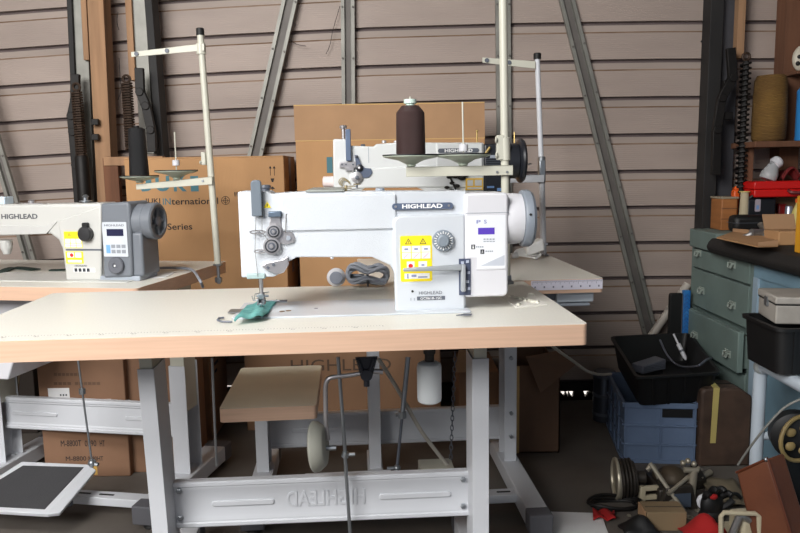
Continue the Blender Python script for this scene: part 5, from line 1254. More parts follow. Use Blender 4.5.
c = P(798, 215, Y=2.7)
t = Root('cream_bottle', 'cream coloured bottle at the right edge of the bench', 'bottle', (c.x, 2.70, ZC-.02), 0); hh = P(798, 197, Y=2.7).z-ZC
link('body', G().lathe([(.020, 0), (.023, .004), (.023, hh*.7), (.010, hh*.95), (.010, hh)], (0, 0, 0), n=20), M('cream_plastic', (.80, .74, .45), .5), t)
link('cap', G().lathe([(.012, hh), (.012, hh+.014)], (0, 0, 0), n=14), M('orange_plastic', (.87, .36, .12), .45), t)
a = P(799.5, 250, Y=2.2)
single('yellow_level', G().box(a.x, a.x+.03, 2.19, 2.23, SLT+.001, P(799, 196, Y=2.2).z), M('ochre_yellow', (.84, .60, .14), .5), 'upright yellow bar at the very right edge of the bench', 'bar', bev=.003)
# orange pieces and a cream spool
c = P(743, 205, Y=2.84)
t = Root('thread_spool', 'cream spool standing between the orange clamp and the black box', 'spool', (c.x, 2.83, ZC), 0); hh = P(743, 191, Y=2.84).z-ZC
link('thread', G().lathe([(.016, .004), (.017, hh*.5), (.015, hh-.004)], (0, 0, 0), n=22), M('cream_thread', (.72, .67, .56), .8), t)
link('flange', G().lathe([(.021, 0), (.021, .004)], (0, 0, 0), n=22), M('cream_plastic', (0, 0, 0)), t); link('flange', G().lathe([(.020, hh-.004), (.020, hh)], (0, 0, 0), n=22), M('cream_plastic', (0, 0, 0)), t)
g = G()
p = [P(734, 190, Y=2.90), P(741, 189, Y=2.90), P(752, 190, Y=2.90)]
OR = M('orange_plastic', (.87, .36, .12), .45)
t = Root('orange_clamp', 'orange plastic clamp behind the cream spool', 'clamp', (p[0].x, 2.90, ZC), 0)
hh = p[0].z-ZC
link('jaw', G().box(-.006, .018, -.015, .015, 0, hh), OR, t, bev=.006); link('bar', G().box(.016, .085, -.010, .010, hh-.022, hh-.004), OR, t, bev=.004)
link('grip', G().cyl((.0, 0, hh), (.012, 0, hh+.008), .010, n=12), OR, t)
# red case with white bottle lying on it
a = P(754, 197.5, Y=2.80); zr_ = P(752, 181.5, Y=2.8).z
RC = M('bright_red_plastic', (.80, .09, .08), .4)
t = Root('red_tool_case', 'bright red plastic case on top of the bench clutter', 'case', (a.x+.11, 2.85, a.z), 0)
h = zr_-a.z
link('lower_shell', G().prism(fillet([(-.11, 0), (.14, .0), (.14, h*.48), (-.11, h*.48)], {0: .01, 1: .01}, 0), -.05, .09, 'y'), RC, t, bev=.004)
link('lid', G().prism(fillet([(-.112, h*.5), (.142, h*.5), (.142, h), (-.112, h)], {2: .012, 3: .012}, 0), -.052, .092, 'y'), RC, t, bev=.004)
link('handle', G().tube(smooth_path([(.02, -.052, h*.4), (.024, -.07, h*.3), (.07, -.07, h*.3), (.074, -.052, h*.4)], 4), .006, 8), M('dark_pink_grip', (.45, .2, .2), .5), t)
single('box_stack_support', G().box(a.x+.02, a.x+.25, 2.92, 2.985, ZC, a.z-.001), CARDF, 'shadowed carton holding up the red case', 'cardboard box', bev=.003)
zr_ += .001
c = P(771, 181, Y=2.83)
t = Root('spray_bottle', 'grey bottle with white cap on the red case', 'bottle', (c.x, 2.86, zr_), R(0))
link('body', G().lathe([(.028, 0), (.032, .006), (.032, .024), (.019, .060), (.016, .066)], (.0, 0, .004), (.14, 0, .35), 22), M('pale_grey_bottle', (.66, .67, .68), .4), t)
link('cap', G().lathe([(.020, 0), (.024, .004), (.024, .022), (.018, .030)], (.022, 0, .062), (.5, 0, .35), 20), PLAST, t)
link('label', G().lathe([(.011, 0), (.011, .002)], (.004, -.0225, .016), (0, -1, .15), 18), GREYM, t)
g = G().grid(lambda u, v: P(783, 181, Y=2.84)+Vector((.075*u, .08*v, .003+.045*math.sin(PI*u)*(1-.4*v)+.01*math.sin(8*v))), 10, 8)
single('dark_red_rag', g, M('dark_red_cloth', (.42, .10, .10), .9), 'dark red rag lying on the red case behind the grey bottle', 'rag', solid=.004)

# shelf above
c = P(765.5, 142, Y=2.92)
t = Root('twine_spool', 'big brown spool of twine on the wall shelf', 'twine spool', (c.x, 2.90, SHELF_Z+.001), 0)
hh = P(768, 76, Y=2.9).z-SHELF_Z; rr = (P(785, 100, Y=2.9).x-P(752.5, 100, Y=2.9).x)/2
TW = M('brown_twine', (.56, .42, .20), .85, rgb2=(.43, .31, .15), scale=9, wave=('Z', 60, 5, .9, .5), lo=.35, hi=.7)
link('twine', G().lathe([(rr*.85, 0), (rr*.97, .01), (rr, hh*.3), (rr*.97, hh*.7), (rr*.93, hh*.93), (rr*.8, hh), (.02, hh)], (0, 0, 0), n=36), TW, t, sm=60)
link('core_tube', G().cyl((0, 0, .002), (0, 0, hh+.004), .016, n=16), CARDF, t)
c = P(799, 134, Y=2.88)
t = Root('blue_can', 'blue spray can on the right end of the shelf', 'can', (c.x+.018, 2.88, SHELF_Z+.001), 0); hh = P(799, 88, Y=2.88).z-SHELF_Z
link('body', G().lathe([(.028, 0), (.031, .004), (.031, hh-.012), (.022, hh)], (0, 0, 0), n=24), M('bright_blue', (.20, .52, .78), .35), t)
link('cap', G().lathe([(.022, hh), (.022, hh+.02), (.012, hh+.024)], (0, 0, 0), n=18), BLKR, t)
single('timber_bracket', G().box(c.x-.02, c.x+.09, 2.88, 2.969, P(799, 71, Y=2.9).z-.012, P(799, 71, Y=2.9).z), TIMBD, 'thin ledge below the white patterned mask', 'ledge')
c = P(805, 70, Y=2.90)
t = Root('white_mask', 'white and black patterned object hanging at the right edge above the blue can', 'ornament', (c.x+.01, 2.95, c.z), 0)
link('shell', G().sph((0, 0, .05), (.035, .02, .05), 20, 14), M('bone_white', (.80, .77, .70), .5), t)
for dx, dz in ((-.016, .055), (-.006, .03), (-.02, .03), (.012, .058)): link('dark_patch', G().sph((dx, -.014, dz), (.008, .008, .009), 10, 8), BLKM, t)
# little bright chink high in the corner strap
# ------------------------------------------------ crate, tub and what is in it
BLUEC = M('blue_crate_plastic', (.40, .47, .58), .55, noise=.12)
A = P(623, 462, Z=0); B = P(694, 464, Z=0); dp = Vector((.05, .36, 0))
t = Root('blue_crate', 'blue plastic crate on the floor carrying the black tub', 'crate', tuple((A+B+dp)/2), 0)
u = (B-A); hC = P(626, 403, Y=A.y).z
def cr(s, d, z): return t.l(A+u*s+dp*d+Vector((0, 0, z)))
def wallp(p, q_, z0, z1, th):  # p,q in (s,d)
    n = (cr(q_[0], q_[1], 0)-cr(p[0], p[1], 0)).normalized().cross(Vector((0, 0, 1)))*th
    a, b, a2, b2 = cr(*p, z0), cr(*q_, z0), cr(*p, z1), cr(*q_, z1)
    return [a, b, b-n, a-n], [a2, b2, b2-n, a2-n]
g = G()
cs = [(0, 0), (1, 0), (1, 1), (0, 1)]
for i in range(4): g.hexa(*wallp(cs[i], cs[(i+1) % 4], .0, hC, .006))
g.hexa([cr(*c_, 0) for c_ in cs], [cr(*c_, .005) for c_ in cs])
link('crate_walls', g, BLUEC, t)
for zz, hh in ((0.0, .012), (hC*.30, .006), (hC*.62, .006), (hC*.93, .018)):
    g = G()
    for i in range(4): g.hexa(*wallp(cs[i], cs[(i+1) % 4], zz, zz+hh, -.006))
    link('rib', g, BLUEC, t, bev=.001)
for s in (0.0, .5, .98):
    a, b = cr(s, 0, 0), cr(min(s+.025, 1), 0, hC); link('upright_rib', G().box(a.x, b.x, a.y-.006, a.y+.001, 0, hC), BLUEC, t)
for d in (.25, .5, .75): a = cr(0, d, 0); link('upright_rib', G().box(a.x-.006, a.x, a.y-.004, a.y+.004, 0, hC), BLUEC, t)
link('hand_hole', G().hexa(*wallp((.52, 0), (.95, 0), hC*.78, hC*.915, -.004)), BLKM, t)

def tub(name, label, cat, rim, zr, zb, taper=.86, mat=BLKM, th=.005, rimw=.012):
    rim = [Vector((v[0], v[1], zr)) for v in rim]; c = sum(rim, Vector())/4
    t = Root(name, label, cat, (c.x, c.y, zb), 0); h = zr-zb
    L = [Vector(((v-c).x, (v-c).y, 0)) for v in rim]
    def rr_(k, inset_=0, n=5):
        pts = []; 
        for i, p in enumerate(L):
            a = L[i-1]-p; b = L[(i+1) % 4]-p; r = .03; p2 = p*k; ua = a.normalized(); ub = b.normalized(); p2 = p2+(ua+ub)*inset_
            for j in range(n+1):
                s = j/n; pts.append((p2+ua*r)*(1-s)**2+p2*2*s*(1-s)+(p2+ub*r)*s*s)
        return pts
    lv = [(rr_(taper), 0), (rr_(1-.10*(1-taper)), h*.93), (rr_(1.0, -rimw*.6), h*.93), (rr_(1.0, -rimw*.6), h), (rr_(1.0, th), h), (rr_(taper, th), .006)]
    n = len(lv[0][0]); vs = []; fs = [tuple(range(n))]
    for pts, z in lv: vs += [(p.x, p.y, z) for p in pts]
    for k in range(len(lv)-1):
        for i in range(n): fs.append((k*n+i, k*n+(i+1) % n, (k+1)*n+(i+1) % n, (k+1)*n+i))
    fs.append(tuple(range((len(lv)-1)*n, len(lv)*n)))
    link('tub_shell', G().add(vs, fs), mat, t, sm=50)
    for s in (.2, .4, .6, .8):
        p0 = (L[0]*(1-s)+L[1]*s if False else L[3]*(1-s)+L[2]*s)
        a = p0*taper; b = p0*(1-.08*(1-taper))
        d_ = Vector((p0.x*0, -1, 0))*.003
        link('side_rib', G().hexa([a+Vector((-.004, 0, 0))+d_, a+Vector((.004, 0, 0))+d_, a+Vector((.004, .004, 0)), a+Vector((-.004, .004, 0))],
             [b+Vector((-.004, 0, h*.92))+d_, b+Vector((.004, 0, h*.92))+d_, b+Vector((.004, .004, h*.92)), b+Vector((-.004, .004, h*.92))]), mat, t)
    return t
zR = hC+.112
rim = [P(612, 336.5, Z=zR), P(689, 332.5, Z=zR), P(719, 372, Z=zR), P(637, 376.5, Z=zR)]
print('tub rim', rim, 'crate', A, B, hC)
TB = tub('black_tub', 'open black plastic tub on the blue crate, holding cables', 'tub', rim, zR, hC+.001, .88)
def inq(u, v, z): return rim[3]*(1-u)*(1-v)+rim[2]*u*(1-v)+rim[1]*u*v+rim[0]*(1-u)*v+Vector((0, 0, z-zR))
zi = hC+.012
# grey cassette-like adaptor
c = P(649, 361, Z=zi+.05); c.z = zi
t = Root('grey_adaptor', 'grey ribbed power adaptor inside the black tub', 'adaptor', tuple(c), R(22))
link('body', G().hexa([(-.055, -.03, .012), (.055, -.03, .020), (.055, .03, .020), (-.055, .03, .012)], [(-.055, -.03, .042), (.055, -.03, .058), (.055, .03, .058), (-.055, .03, .042)]), M('adaptor_grey', (.36, .37, .41), .4), t, bev=.004)
for k in range(4): link('ridge', G().box(-.045, .045, -.032, -.029, .022+.006*k, .025+.006*k), GREYD, t)
link('support_foot', G().box(-.05, .05, -.02, .02, 0, .02), BLKM, t)
a = P(673.5, 334, Z=zi+.12); b = P(686, 360, Z=zi+.03)
t = Root('white_probe', 'white pen shaped probe in the black tub', 'probe', tuple(b), 0)
g = G(); d_ = a-b
link('barrel', G().lathe([(.003, 0), (.008, .012), (.0085, d_.length*.6), (.004, d_.length*.64), (.004, d_.length)], (0, 0, 0), d_, 14), PLAST, t)
link('dark_ring', G().lathe([(.009, d_.length*.3), (.009, d_.length*.38)], (0, 0, 0), d_, 14), GREYD, t)
single('tub_cable', G().tube(smooth_path([P(660, 340, Z=zi+.08), P(668, 356, Z=zi+.04), P(680, 366, Z=zi+.03), P(697, 366, Z=zR+.003), P(706, 360, Z=zR+.006), P(712, 358, Z=zR-.01)], 6), .004, 7), M('adaptor_grey', (0, 0, 0)), 'grey cable looping over the rim of the black tub', 'cable')
c = Vector((0, 2.93, 0)); zi_ = zi; zi = 0.0
a = P(669, 293, Y=c.y); b = P(681.5, 293, Y=c.y)
t = Root('black_folder', 'tall black file standing behind the black tub', 'file', ((a.x+b.x)/2, c.y-.005, zi), 0)
w = (b.x-a.x)/2; h = a.z-zi
link('cover', G().prism(fillet([(-w, 0), (w, 0), (w, h), (-w, h)], {3: .012}, 0), -.012, .012, 'y'), BLKM, t, bev=.003)
link('spine_edge', G().box(w-.003, w, -.0125, .0125, .01, h-.004), M('adaptor_grey', (0, 0, 0)), t)
a = P(682.5, 290, Y=c.y+.0); b = P(689.5, 290, Y=c.y)
t = Root('blue_tile_sheet', 'bright blue patterned pack standing beside the black file', 'pack', ((a.x+b.x)/2, c.y-.005, zi), 0); w = (b.x-a.x)/2; h = a.z-zi
link('pack', G().box(-w, w, -.010, .010, 0, h), M('patterned_blue', (.13, .42, .70), .45, rgb2=(.20, .50, .76), scale=30), t, bev=.002)
g = G(); zz = .02
while zz < h-.02: g.tube([(-w*.8, -.0105, zz), (0, -.0105, zz+.012), (w*.8, -.0105, zz)], .0014, 5); zz += .016
link('pattern', g, M('deep_blue', (.10, .30, .56), .5), t)
# pale pipe slanting behind the tub
a = P(640, 352, Y=2.985); b = P(688, 284, Y=3.0)
dd = (b-a)/(b.z-a.z); base_ = a-dd*(a.z)
single('pale_pipe', G().cyl(base_, b, .017, n=14), M('old_white_pipe', (.70, .67, .63), .5), 'pale pipe leaning against the shed wall behind the black tub', 'pipe')
c = P(603, 392, Y=2.78)
t = Root('grey_drum', 'small grey steel drum left of the blue crate', 'drum', (c.x+.012, 2.80, 0), 0); hh = P(603, 372, Y=2.78).z
link('shell', G().lathe([(.045, 0), (.045, hh*.96), (.04, hh)], (0, 0, 0), n=26), M('drum_grey', (.30, .32, .36), .35, .5), t, bev=.002)
for k in (.12, .5, .88): link('hoop', G().lathe([(.0465, hh*k), (.0475, hh*k+.006), (.0465, hh*k+.012)], (0, 0, 0), n=26), GREYD, t)

# second tub, tin box, pipe trestle
YT0, YT1 = 1.875, 2.07; ZT = .445; ZT2 = .572
def XY(x, Y): return P(x, 340, Y=Y).x
xt = P(774, 379, Y=1.90).x
rim2 = [(xt-.012, YT1), (xt+.205, YT1), (xt+.205, YT0-.01), (xt-.012, YT0-.01)]
tub('black_tub', 'black plastic tub on the white pipe trestle, tin box on it', 'tub', rim2, ZT2, ZT, .93)
ti = Root('tin_box', 'worn cream tin box resting on the black tub at right', 'tin box', (xt+.088, 1.97, ZT2+.002), R(-10))
TIN = M('worn_cream_tin', (.66, .64, .61), .5, rgb2=(.54, .52, .49), scale=8, lo=.4, hi=.7)
link('body', G().box(-.075, .075, -.072, .078, 0, .052), TIN, ti, bev=.004); link('lid', G().box(-.078, .078, -.075, .081, .054, .074), TIN, ti, bev=.004)
link('lid_seam', G().box(-.076, .076, -.073, .079, .051, .055), BLKM, ti)
link('clasp', G().box(-.081, -.075, -.012, .012, .038, .064), ZINC, ti)
PIPE = M('white_pipe', (.72, .76, .80), .45, noise=.08)
fr = Root('pipe_trestle', 'white pipe trestle standing in front of the blue bench', 'trestle', (1.0, 1.8, 0), 0)
xp = P(758.5, 410, Y=2.06).x-1.0; yp = 2.06-1.8; zt_ = ZT-.020; r_ = .0185
link('bent_leg', G().tube(smooth_path([(xp, yp, 0), (xp, yp, .2), (xp, yp, zt_-.05), (xp, yp-.012, zt_-.012), (xp, yp-.05, zt_), (xp, yp-.15, zt_), (xp, yp-.4, zt_)], 6), r_, 14), PIPE, fr)
link('bent_leg', G().tube(smooth_path([(xp+.20, yp, 0), (xp+.20, yp, .2), (xp+.20, yp, zt_-.05), (xp+.20, yp-.012, zt_-.012), (xp+.20, yp-.05, zt_), (xp+.20, yp-.15, zt_), (xp+.20, yp-.4, zt_)], 6), r_, 14), PIPE, fr)
for xx in (xp, xp+.20): link('front_leg', G().cyl((xx, yp-.4, 0), (xx, yp-.4, zt_), r_, n=14), PIPE, fr)
zc_ = P(780, 435.5, Y=2.06).z; link('cross_rail', G().cyl((xp, yp, zc_), (xp+.20, yp, zc_), .013, n=12), PIPE, fr)
link('pipe_elbow', G().sph((xp, yp-.008, zt_-.008), .0235, 14, 10), M('elbow_grey', (.60, .62, .62), .5), fr)
# round guard disc hanging at the frame edge
c = P(797, 436, Y=1.97)
t = Root('round_motor', 'round black and ochre motor beneath the tub at the right edge', 'motor', (c.x+.01, 1.99, c.z-.075), 0)
link('housing', G().lathe([(.05, 0), (.068, .01), (.068, .05), (.05, .06)], (0, .02, .075), (-.3, -1, 0), 28), BLKM, t)
link('front_ring', G().tube([(.064*math.cos(a)-.012, -.04+.019*math.cos(a), .075+.064*math.sin(a)) for a in [2*PI*k/24 for k in range(24)]], .006, 8, closed=True), M('ochre_paint', (.55, .47, .30), .6), t)
for k in range(5): a = 2*PI*k/5; link('ochre_blade', G().sph((-.014+.034*math.cos(a), -.046, .075+.034*math.sin(a)), (.015, .006, .013), 10, 8), M('ochre_paint', (0, 0, 0)), t)
link('stand', G().box(-.02, .02, -.01, .03, -(c.z-.075), .02), BLKM, t)
single('thin_hose', G().tube(smooth_path([P(738, 465, Y=1.98), P(748, 450, Y=1.95), P(765, 428, Y=1.9), P(784, 408, Y=1.88), P(803, 398, Y=1.86)], 6), .0032, 7), M('dull_hose', (.50, .50, .48), .5), 'thin grey hose crossing in front of the white pipe trestle', 'hose')
# dark suitcase with strap
A_ = P(697, 465, Z=0); B_ = P(752, 468, Z=0); ym = (A_.y+B_.y)/2
zt3 = P(700, 389, Y=ym).z
t = Root('brown_suitcase', 'dark brown upright suitcase with yellow strap beside the blue crate', 'suitcase', ((A_.x+B_.x)/2, ym+.055, 0), 0)
w = (B_.x-A_.x)/2; SU = M('dark_brown_leather', (.31, .235, .19), .65, rgb2=(.24, .18, .145), scale=12, bump=.4, bscale=60)
pr = fillet([(-w, 0), (w, 0), (w, zt3-.03), (w-.045, zt3), (-w, zt3)], {2: .01, 3: .01, 4: .02}, 0)
link('shell', G().prism(pr, -.055, .052, 'y'), SU, t, bev=.008)
link('rim_seam', G().prism([(x*1.008, z*1.003+.0004) for x, z in pr], -.004, .004, 'y'), OLDIR, t)
xs_ = t.px(714, 420, yl=-.056).x; zs_ = t.px(714, 443, yl=-.056).z
link('strap', G().add([v for yy in (0, .002) for v in []], []).hexa([(xs_-.010, -.0575, zs_), (xs_+.008, -.0575, zs_), (xs_+.008, -.0555, zs_), (xs_-.010, -.0555, zs_)], [(xs_-.006, -.0575, zt3+.001), (xs_+.014, -.0575, zt3+.001), (xs_+.014, -.0555, zt3+.001), (xs_-.006, -.0555, zt3+.001)])
     .hexa([(xs_-.006, -.0575, zt3+.0005), (xs_+.014, -.0575, zt3+.0005), (xs_+.03, .04, zt3+.0005), (xs_+.012, .04, zt3+.0005)], [(xs_-.006, -.0575, zt3+.003), (xs_+.014, -.0575, zt3+.003), (xs_+.03, .04, zt3+.003), (xs_+.012, .04, zt3+.003)]), M('faded_yellow_strap', (.76, .69, .42), .7), t)
link('handle', G().tube(smooth_path([(-w, -.03, zt3*.55), (-w-.012, -.02, zt3*.55), (-w-.012, .02, zt3*.55), (-w, .03, zt3*.55)], 4), .005, 8), OLDIR, t)
# tan leather case leaning in the foreground
p4 = [P(736, 472.5, Y=1.86), P(768, 458.5, Y=1.80), P(801, 566, Y=1.74), P(762, 580, Y=1.80)]
z_low = min(v.z for v in p4)
t = Root('tan_leather_case', 'tan brown leather case leaning upright in the right foreground', 'case', (p4[2].x, p4[2].y, max(0, 0)), 0)
n_ = (p4[1]-p4[0]).cross(p4[3]-p4[0]).normalized(); n_ = n_ if n_.y > 0 else -n_
for i in (2, 3): p4[i] = p4[i].copy(); 
def ground_z(a, b):  # slide b along the edge until it meets the floor
    s = (a.z-.004)/(a.z-b.z); return a+(b-a)*s
p4[2] = ground_z(p4[1], p4[2]); p4[3] = ground_z(p4[0], p4[3])
th_ = n_*.055+Vector((.02, 0, 0))
fr4 = [t.l(v) for v in p4]; bk4 = [t.l(v+th_) for v in p4]
for v in bk4: v.z = max(v.z, .004)
LE = M('tan_leather', (.40, .225, .14), .5, rgb2=(.33, .175, .11), scale=6, bump=.2, bscale=90)
link('case_shell', G().hexa(fr4, bk4), LE, t, bev=.006)
e0, e1 = fr4[1], fr4[2]; link('edge_piping', G().tube([e0, e1], .0035, 6), M('dark_tan_piping', (.34, .16, .08), .5), t)
link('edge_piping', G().tube([fr4[0], fr4[1]], .0035, 6), M('dark_tan_piping', (0, 0, 0)), t)
cc_ = fr4[1]+(fr4[0]-fr4[1])*.06; link('corner_stud', G().sph(cc_, .006), ZINC, t)
# ------------------------------------------------ floor litter and machine parts
g = G(); q = [P(549, 512.5, Z=0), P(601, 514, Z=0), P(612, 545, Z=0), P(556, 548, Z=0)]
single('paper_sheet', slab(G(), [v+Vector((0, 0, .003)) for v in q], .0018), M('white_paper', (.88, .88, .88)), 'white sheet of paper lying on the concrete floor', 'paper')
c = P(601, 517, Z=0)
g = G().grid(lambda u, v: Vector((c.x-.03+.06*u+.012*v, c.y-.03+.055*v-.012*u, .006+.012*abs(math.sin(5*u+2*v)))), 8, 8)
single('red_scrap', g, M('red_cloth', (.62, .08, .08), .9), 'small red scrap of cloth at the corner of the white paper', 'cloth', solid=.003)
c = P(634, 503, Z=0)
t = Root('belt_pulley', 'dark ringed pulley with bright rim at the left of the machine parts', 'pulley', (c.x, c.y+.03, 0), R(-6))
IR = M('oily_iron', (.24, .22, .20), .45, .5, noise=.3, scale=30); BRT = M('worn_bright_steel', (.62, .59, .53), .4, .5, noise=.15)
rr = .062; cz = rr+.001
link('rim', G().lathe([(rr, 0), (rr, .006), (rr*.93, .008)], (-.045, 0, cz), (1, 0, .08), 40), BRT, t)
link('bright_ring', G().tube([(-.046+.08*rr*0, rr*.93*math.cos(a), cz+rr*.93*math.sin(a)) for a in [2*PI*k/36 for k in range(36)]], .0055, 8, closed=True), M('rim_silver', (.75, .72, .64), .35, .5), t)
prof = [(rr*.9, .008)]
for k in range(4): prof += [(rr*.95, .012+.010*k), (rr*.95, .016+.010*k), (rr*.82, .018+.010*k)]
prof += [(rr*.8, .055), (rr*.5, .06)]
link('drum', G().lathe(prof, (-.045, 0, cz), (1, 0, .08), 36), IR, t)
link('hub', G().lathe([(.022, .05), (.020, .085), (.012, .088)], (-.045, 0, cz), (1, 0, .08), 20), IR, t)
c = P(650, 503, Z=0)
t = Root('white_slotted_bracket', 'cream slotted plastic bracket beside the pulley', 'bracket', (c.x, c.y, 0), R(8))
z0 = .012; WP = M('aged_white', (.72, .68, .58), .5)
link('lower_arm', G().box(-.03, .024, -.006, .006, z0, z0+.014), WP, t, bev=.002); link('upper_arm', G().box(-.03, .024, -.006, .006, z0+.028, z0+.042), WP, t, bev=.002); link('end_block', G().box(-.034, -.018, -.008, .008, z0-.012, z0+.043), WP, t, bev=.002)
c = P(684, 512, Z=0)
t = Root('machine_bracket_frame', 'tangle of worn metal machine arms in the middle of the floor pile', 'machine part', (c.x, c.y, 0), 0)
def pl(x, y, dy=0.): return t.px(x, y, yl=dy)
g = G().tube([pl(663, 512, .0), pl(676, 496, .02), pl(690, 484, .04), pl(692, 470, .05)], .008, 8); link('curved_arm', g, BRT, t)
link('casting', G().prism([(v.x, v.z) for v in (pl(668, 490), pl(694, 487), pl(700, 511), pl(690, 511), pl(687, 496), pl(676, 497), pl(671, 511), pl(662, 511))], .01, .032, 'y'), IR, t, bev=.003)
link('cross_rod', G().cyl(pl(650, 463, .06), pl(684, 511, -.02), .0065, n=10), BRT, t); link('cross_rod', G().cyl(pl(699, 468, .06), pl(668, 494, .0), .006, n=10), BRT, t)
link('upright_post', G().cyl(pl(691, 500, .03), pl(694, 470, .03), .011, n=12).cyl(pl(684, 470, .03), pl(698, 470, .03), .008, n=10), BRT, t)
link('blue_grey_plate', G().hexa([pl(674, 494, -.002), pl(691, 493, -.002), pl(691, 507, -.002), pl(676, 508, -.002)], [pl(674, 494, .004), pl(691, 493, .004), pl(691, 507, .004), pl(676, 508, .004)]), M('slate_plate', (.30, .34, .40), .4, .3), t)
link('motor_lump', G().sph(pl(672, 478, .12), (.045, .05, .038), 16, 10).cyl(pl(655, 480, .12), pl(664, 480, .12), .03, n=16), M('grimy_brown_casting', (.27, .23, .18), .6, .3, noise=.3), t)
for xx, yy in ((683, 463), (688, 461), (694, 464)): link('bolt', G().sph(pl(xx, yy, .08), .009, 8, 6), BRT, t)
link('base_block', G().box(-.06, .05, .04, .17, 0, .05), IR, t, bev=.006)
c = P(703, 508, Z=0)
t = Root('white_ring', 'white ring with a dark centre in the floor pile', 'ring', (c.x, c.y-.01, 0), R(-8))
link('ring', G().tube([(.017*math.cos(a), 0, .0245+.017*math.sin(a)) for a in [2*PI*k/24 for k in range(24)]], .007, 10, closed=True), PLAST, t)
link('hub', G().cyl((0, -.008, .0245), (0, .01, .0245), .009, n=14).cyl((0, 0, .0245), (.03, -.004, .030), .005, n=8), IR, t)
c = P(667, 531, Z=0)
t = Root('small_carton', 'small beige carton in front of the metal arms', 'cardboard box', (c.x, c.y+.035, 0), R(-2)); a = t.px(647, 520, yl=-.035); b = t.px(687, 512.5, yl=-.035)
link('box_walls', G().box(a.x, b.x, -.035, .035, 0, b.z), M('beige_carton', (.52, .44, .33), .8), t, bev=.002); link('lid_gap', G().box(a.x+.004, b.x-.004, -.002, .0, b.z-.0005, b.z+.001), PRINT, t)
link('end_flap', G().box(a.x-.006, a.x-.002, -.03, .03, .02, b.z), CARDI, t)
c = P(640, 533, Z=0)
g = G().grid(lambda u, v: Vector((c.x-.05+.10*u, c.y-.03+.07*v, .008+.035*math.sin(PI*u)*math.sin(PI*v)+.006*math.sin(9*u+5*v))), 10, 8)
single('black_cloth', g, BLKM, 'black cloth heap left of the small beige carton', 'cloth', solid=.004)
c = P(707, 540, Z=0)
g = G().grid(lambda u, v: Vector((c.x-.06+.12*u, c.y-.02+.08*v, .010+.050*math.sin(PI*min(1, u*1.05))*math.sin(PI*v*.9+.3)+.006*math.sin(11*u+4*v))), 14, 10)
single('red_cloth', g, MATS['red_cloth'], 'crumpled red cloth in front of the black glove', 'cloth', solid=.004)
# black glove with red spot
c = P(714, 527, Z=0)
t = Root('black_glove', 'black work glove with a red spot slumped on the floor pile', 'glove', (c.x, c.y+.02, 0), R(10))
link('palm', G().sph((0, 0, .055), (.033, .022, .045), 16, 12).sph((.0, 0, .025), (.038, .028, .026), 14, 8), BLKM, t)
for k, (dx, dz, ln) in enumerate(((-.024, .085, .030), (-.008, .095, .036), (.009, .094, .034), (.024, .082, .028))):
    link('finger', G().tube(smooth_path([(dx*.8, 0, .07), (dx, -.004, dz), (dx*1.3+.004, -.016, dz+ln*.45), (dx*1.4+.008, -.028, dz+ln*.35)], 4), .0085, 10), BLKM, t)
link('thumb', G().tube(smooth_path([(.024, -.004, .045), (.042, -.012, .058), (.052, -.018, .072)], 4), .009, 10), BLKM, t)
link('red_spot', G().sph((-.012, -.026, .092), (.012, .006, .008), 12, 8), MATS['red_cloth'], t)
c = P(617, 512, Z=0)
g = G()
for k in range(3): g.tube([(c.x+(.05+.006*k)*math.cos(a)*1.25, c.y+.03+(.035+.004*k)*math.sin(a), .006+.006*k+.003*math.sin(3*a+k)) for a in [2*PI*j/26 for j in range(26)]], .0045, 6, closed=True)
single('black_cable_coil', g, OLDIR, 'black cable coiled on the floor left of the ringed pulley', 'cable')
c = P(660, 497, Z=0)
t = Root('bent_metal_pipe', 'dull bent metal pipe leaning across the middle of the floor pile', 'pipe', (c.x, c.y, 0), 0)
link('pipe', G().tube(smooth_path([t.px(647, 470, yl=.03), t.px(653, 466, yl=.03), t.px(660, 480, yl=.0), t.px(672, 500, yl=-.02), t.px(682, 510, yl=-.03)], 5), .0075, 10), BRT, t)
link('collar', G().cyl(t.px(659, 478, yl=.002), t.px(662, 483, yl=-.002), .011, n=12), IR, t)
c = P(700, 492, Z=0)
t = Root('small_gear_housing', 'small worn metal housing with bolts behind the white ring', 'machine part', (c.x, c.y+.05, 0), R(15))
link('housing', G().lathe([(.035, 0), (.035, .03), (.024, .045), (.012, .05), (.012, .07)], (0, 0, 0), n=20), IR, t, bev=.002)
for k in range(5): a = 2*PI*k/5; link('bolt', G().cyl((.029*math.cos(a), .029*math.sin(a), .028), (.029*math.cos(a), .029*math.sin(a), .037), .004, n=6), BRT, t)
link('side_pipe', G().cyl((.02, 0, .02), (.07, .01, .03), .010, n=12), BRT, t)
c = P(722, 505, Z=0)
t = Root('black_tool_grip', 'black hook shaped tool grip right of the black glove', 'tool', (c.x, c.y, 0), 0)
link('hook', G().tube(smooth_path([(-.02, 0, .008), (.01, .0, .03), (.04, .0, .034), (.055, .0, .02)], 5), .006, 8), BLKM, t)
link('jaw', G().box(-.035, -.012, -.008, .008, 0, .016), BLKM, t, bev=.003)
for (x, y, r) in ((641, 519, .008), (655, 511, .007), (690, 518, .010), (704, 515, .007), (698, 511, .009), (629, 516, .006)):
    c = P(x, y, Z=0); o_ = single('washer', G().lathe([(r*.45, 0), (r, 0), (r, .003), (r*.45, .003), (r*.45, 0)], (c.x, c.y, .0005), n=16, caps=False), BRT, 'loose metal washer on the floor among the machine parts', 'washer', 'washers on the floor')
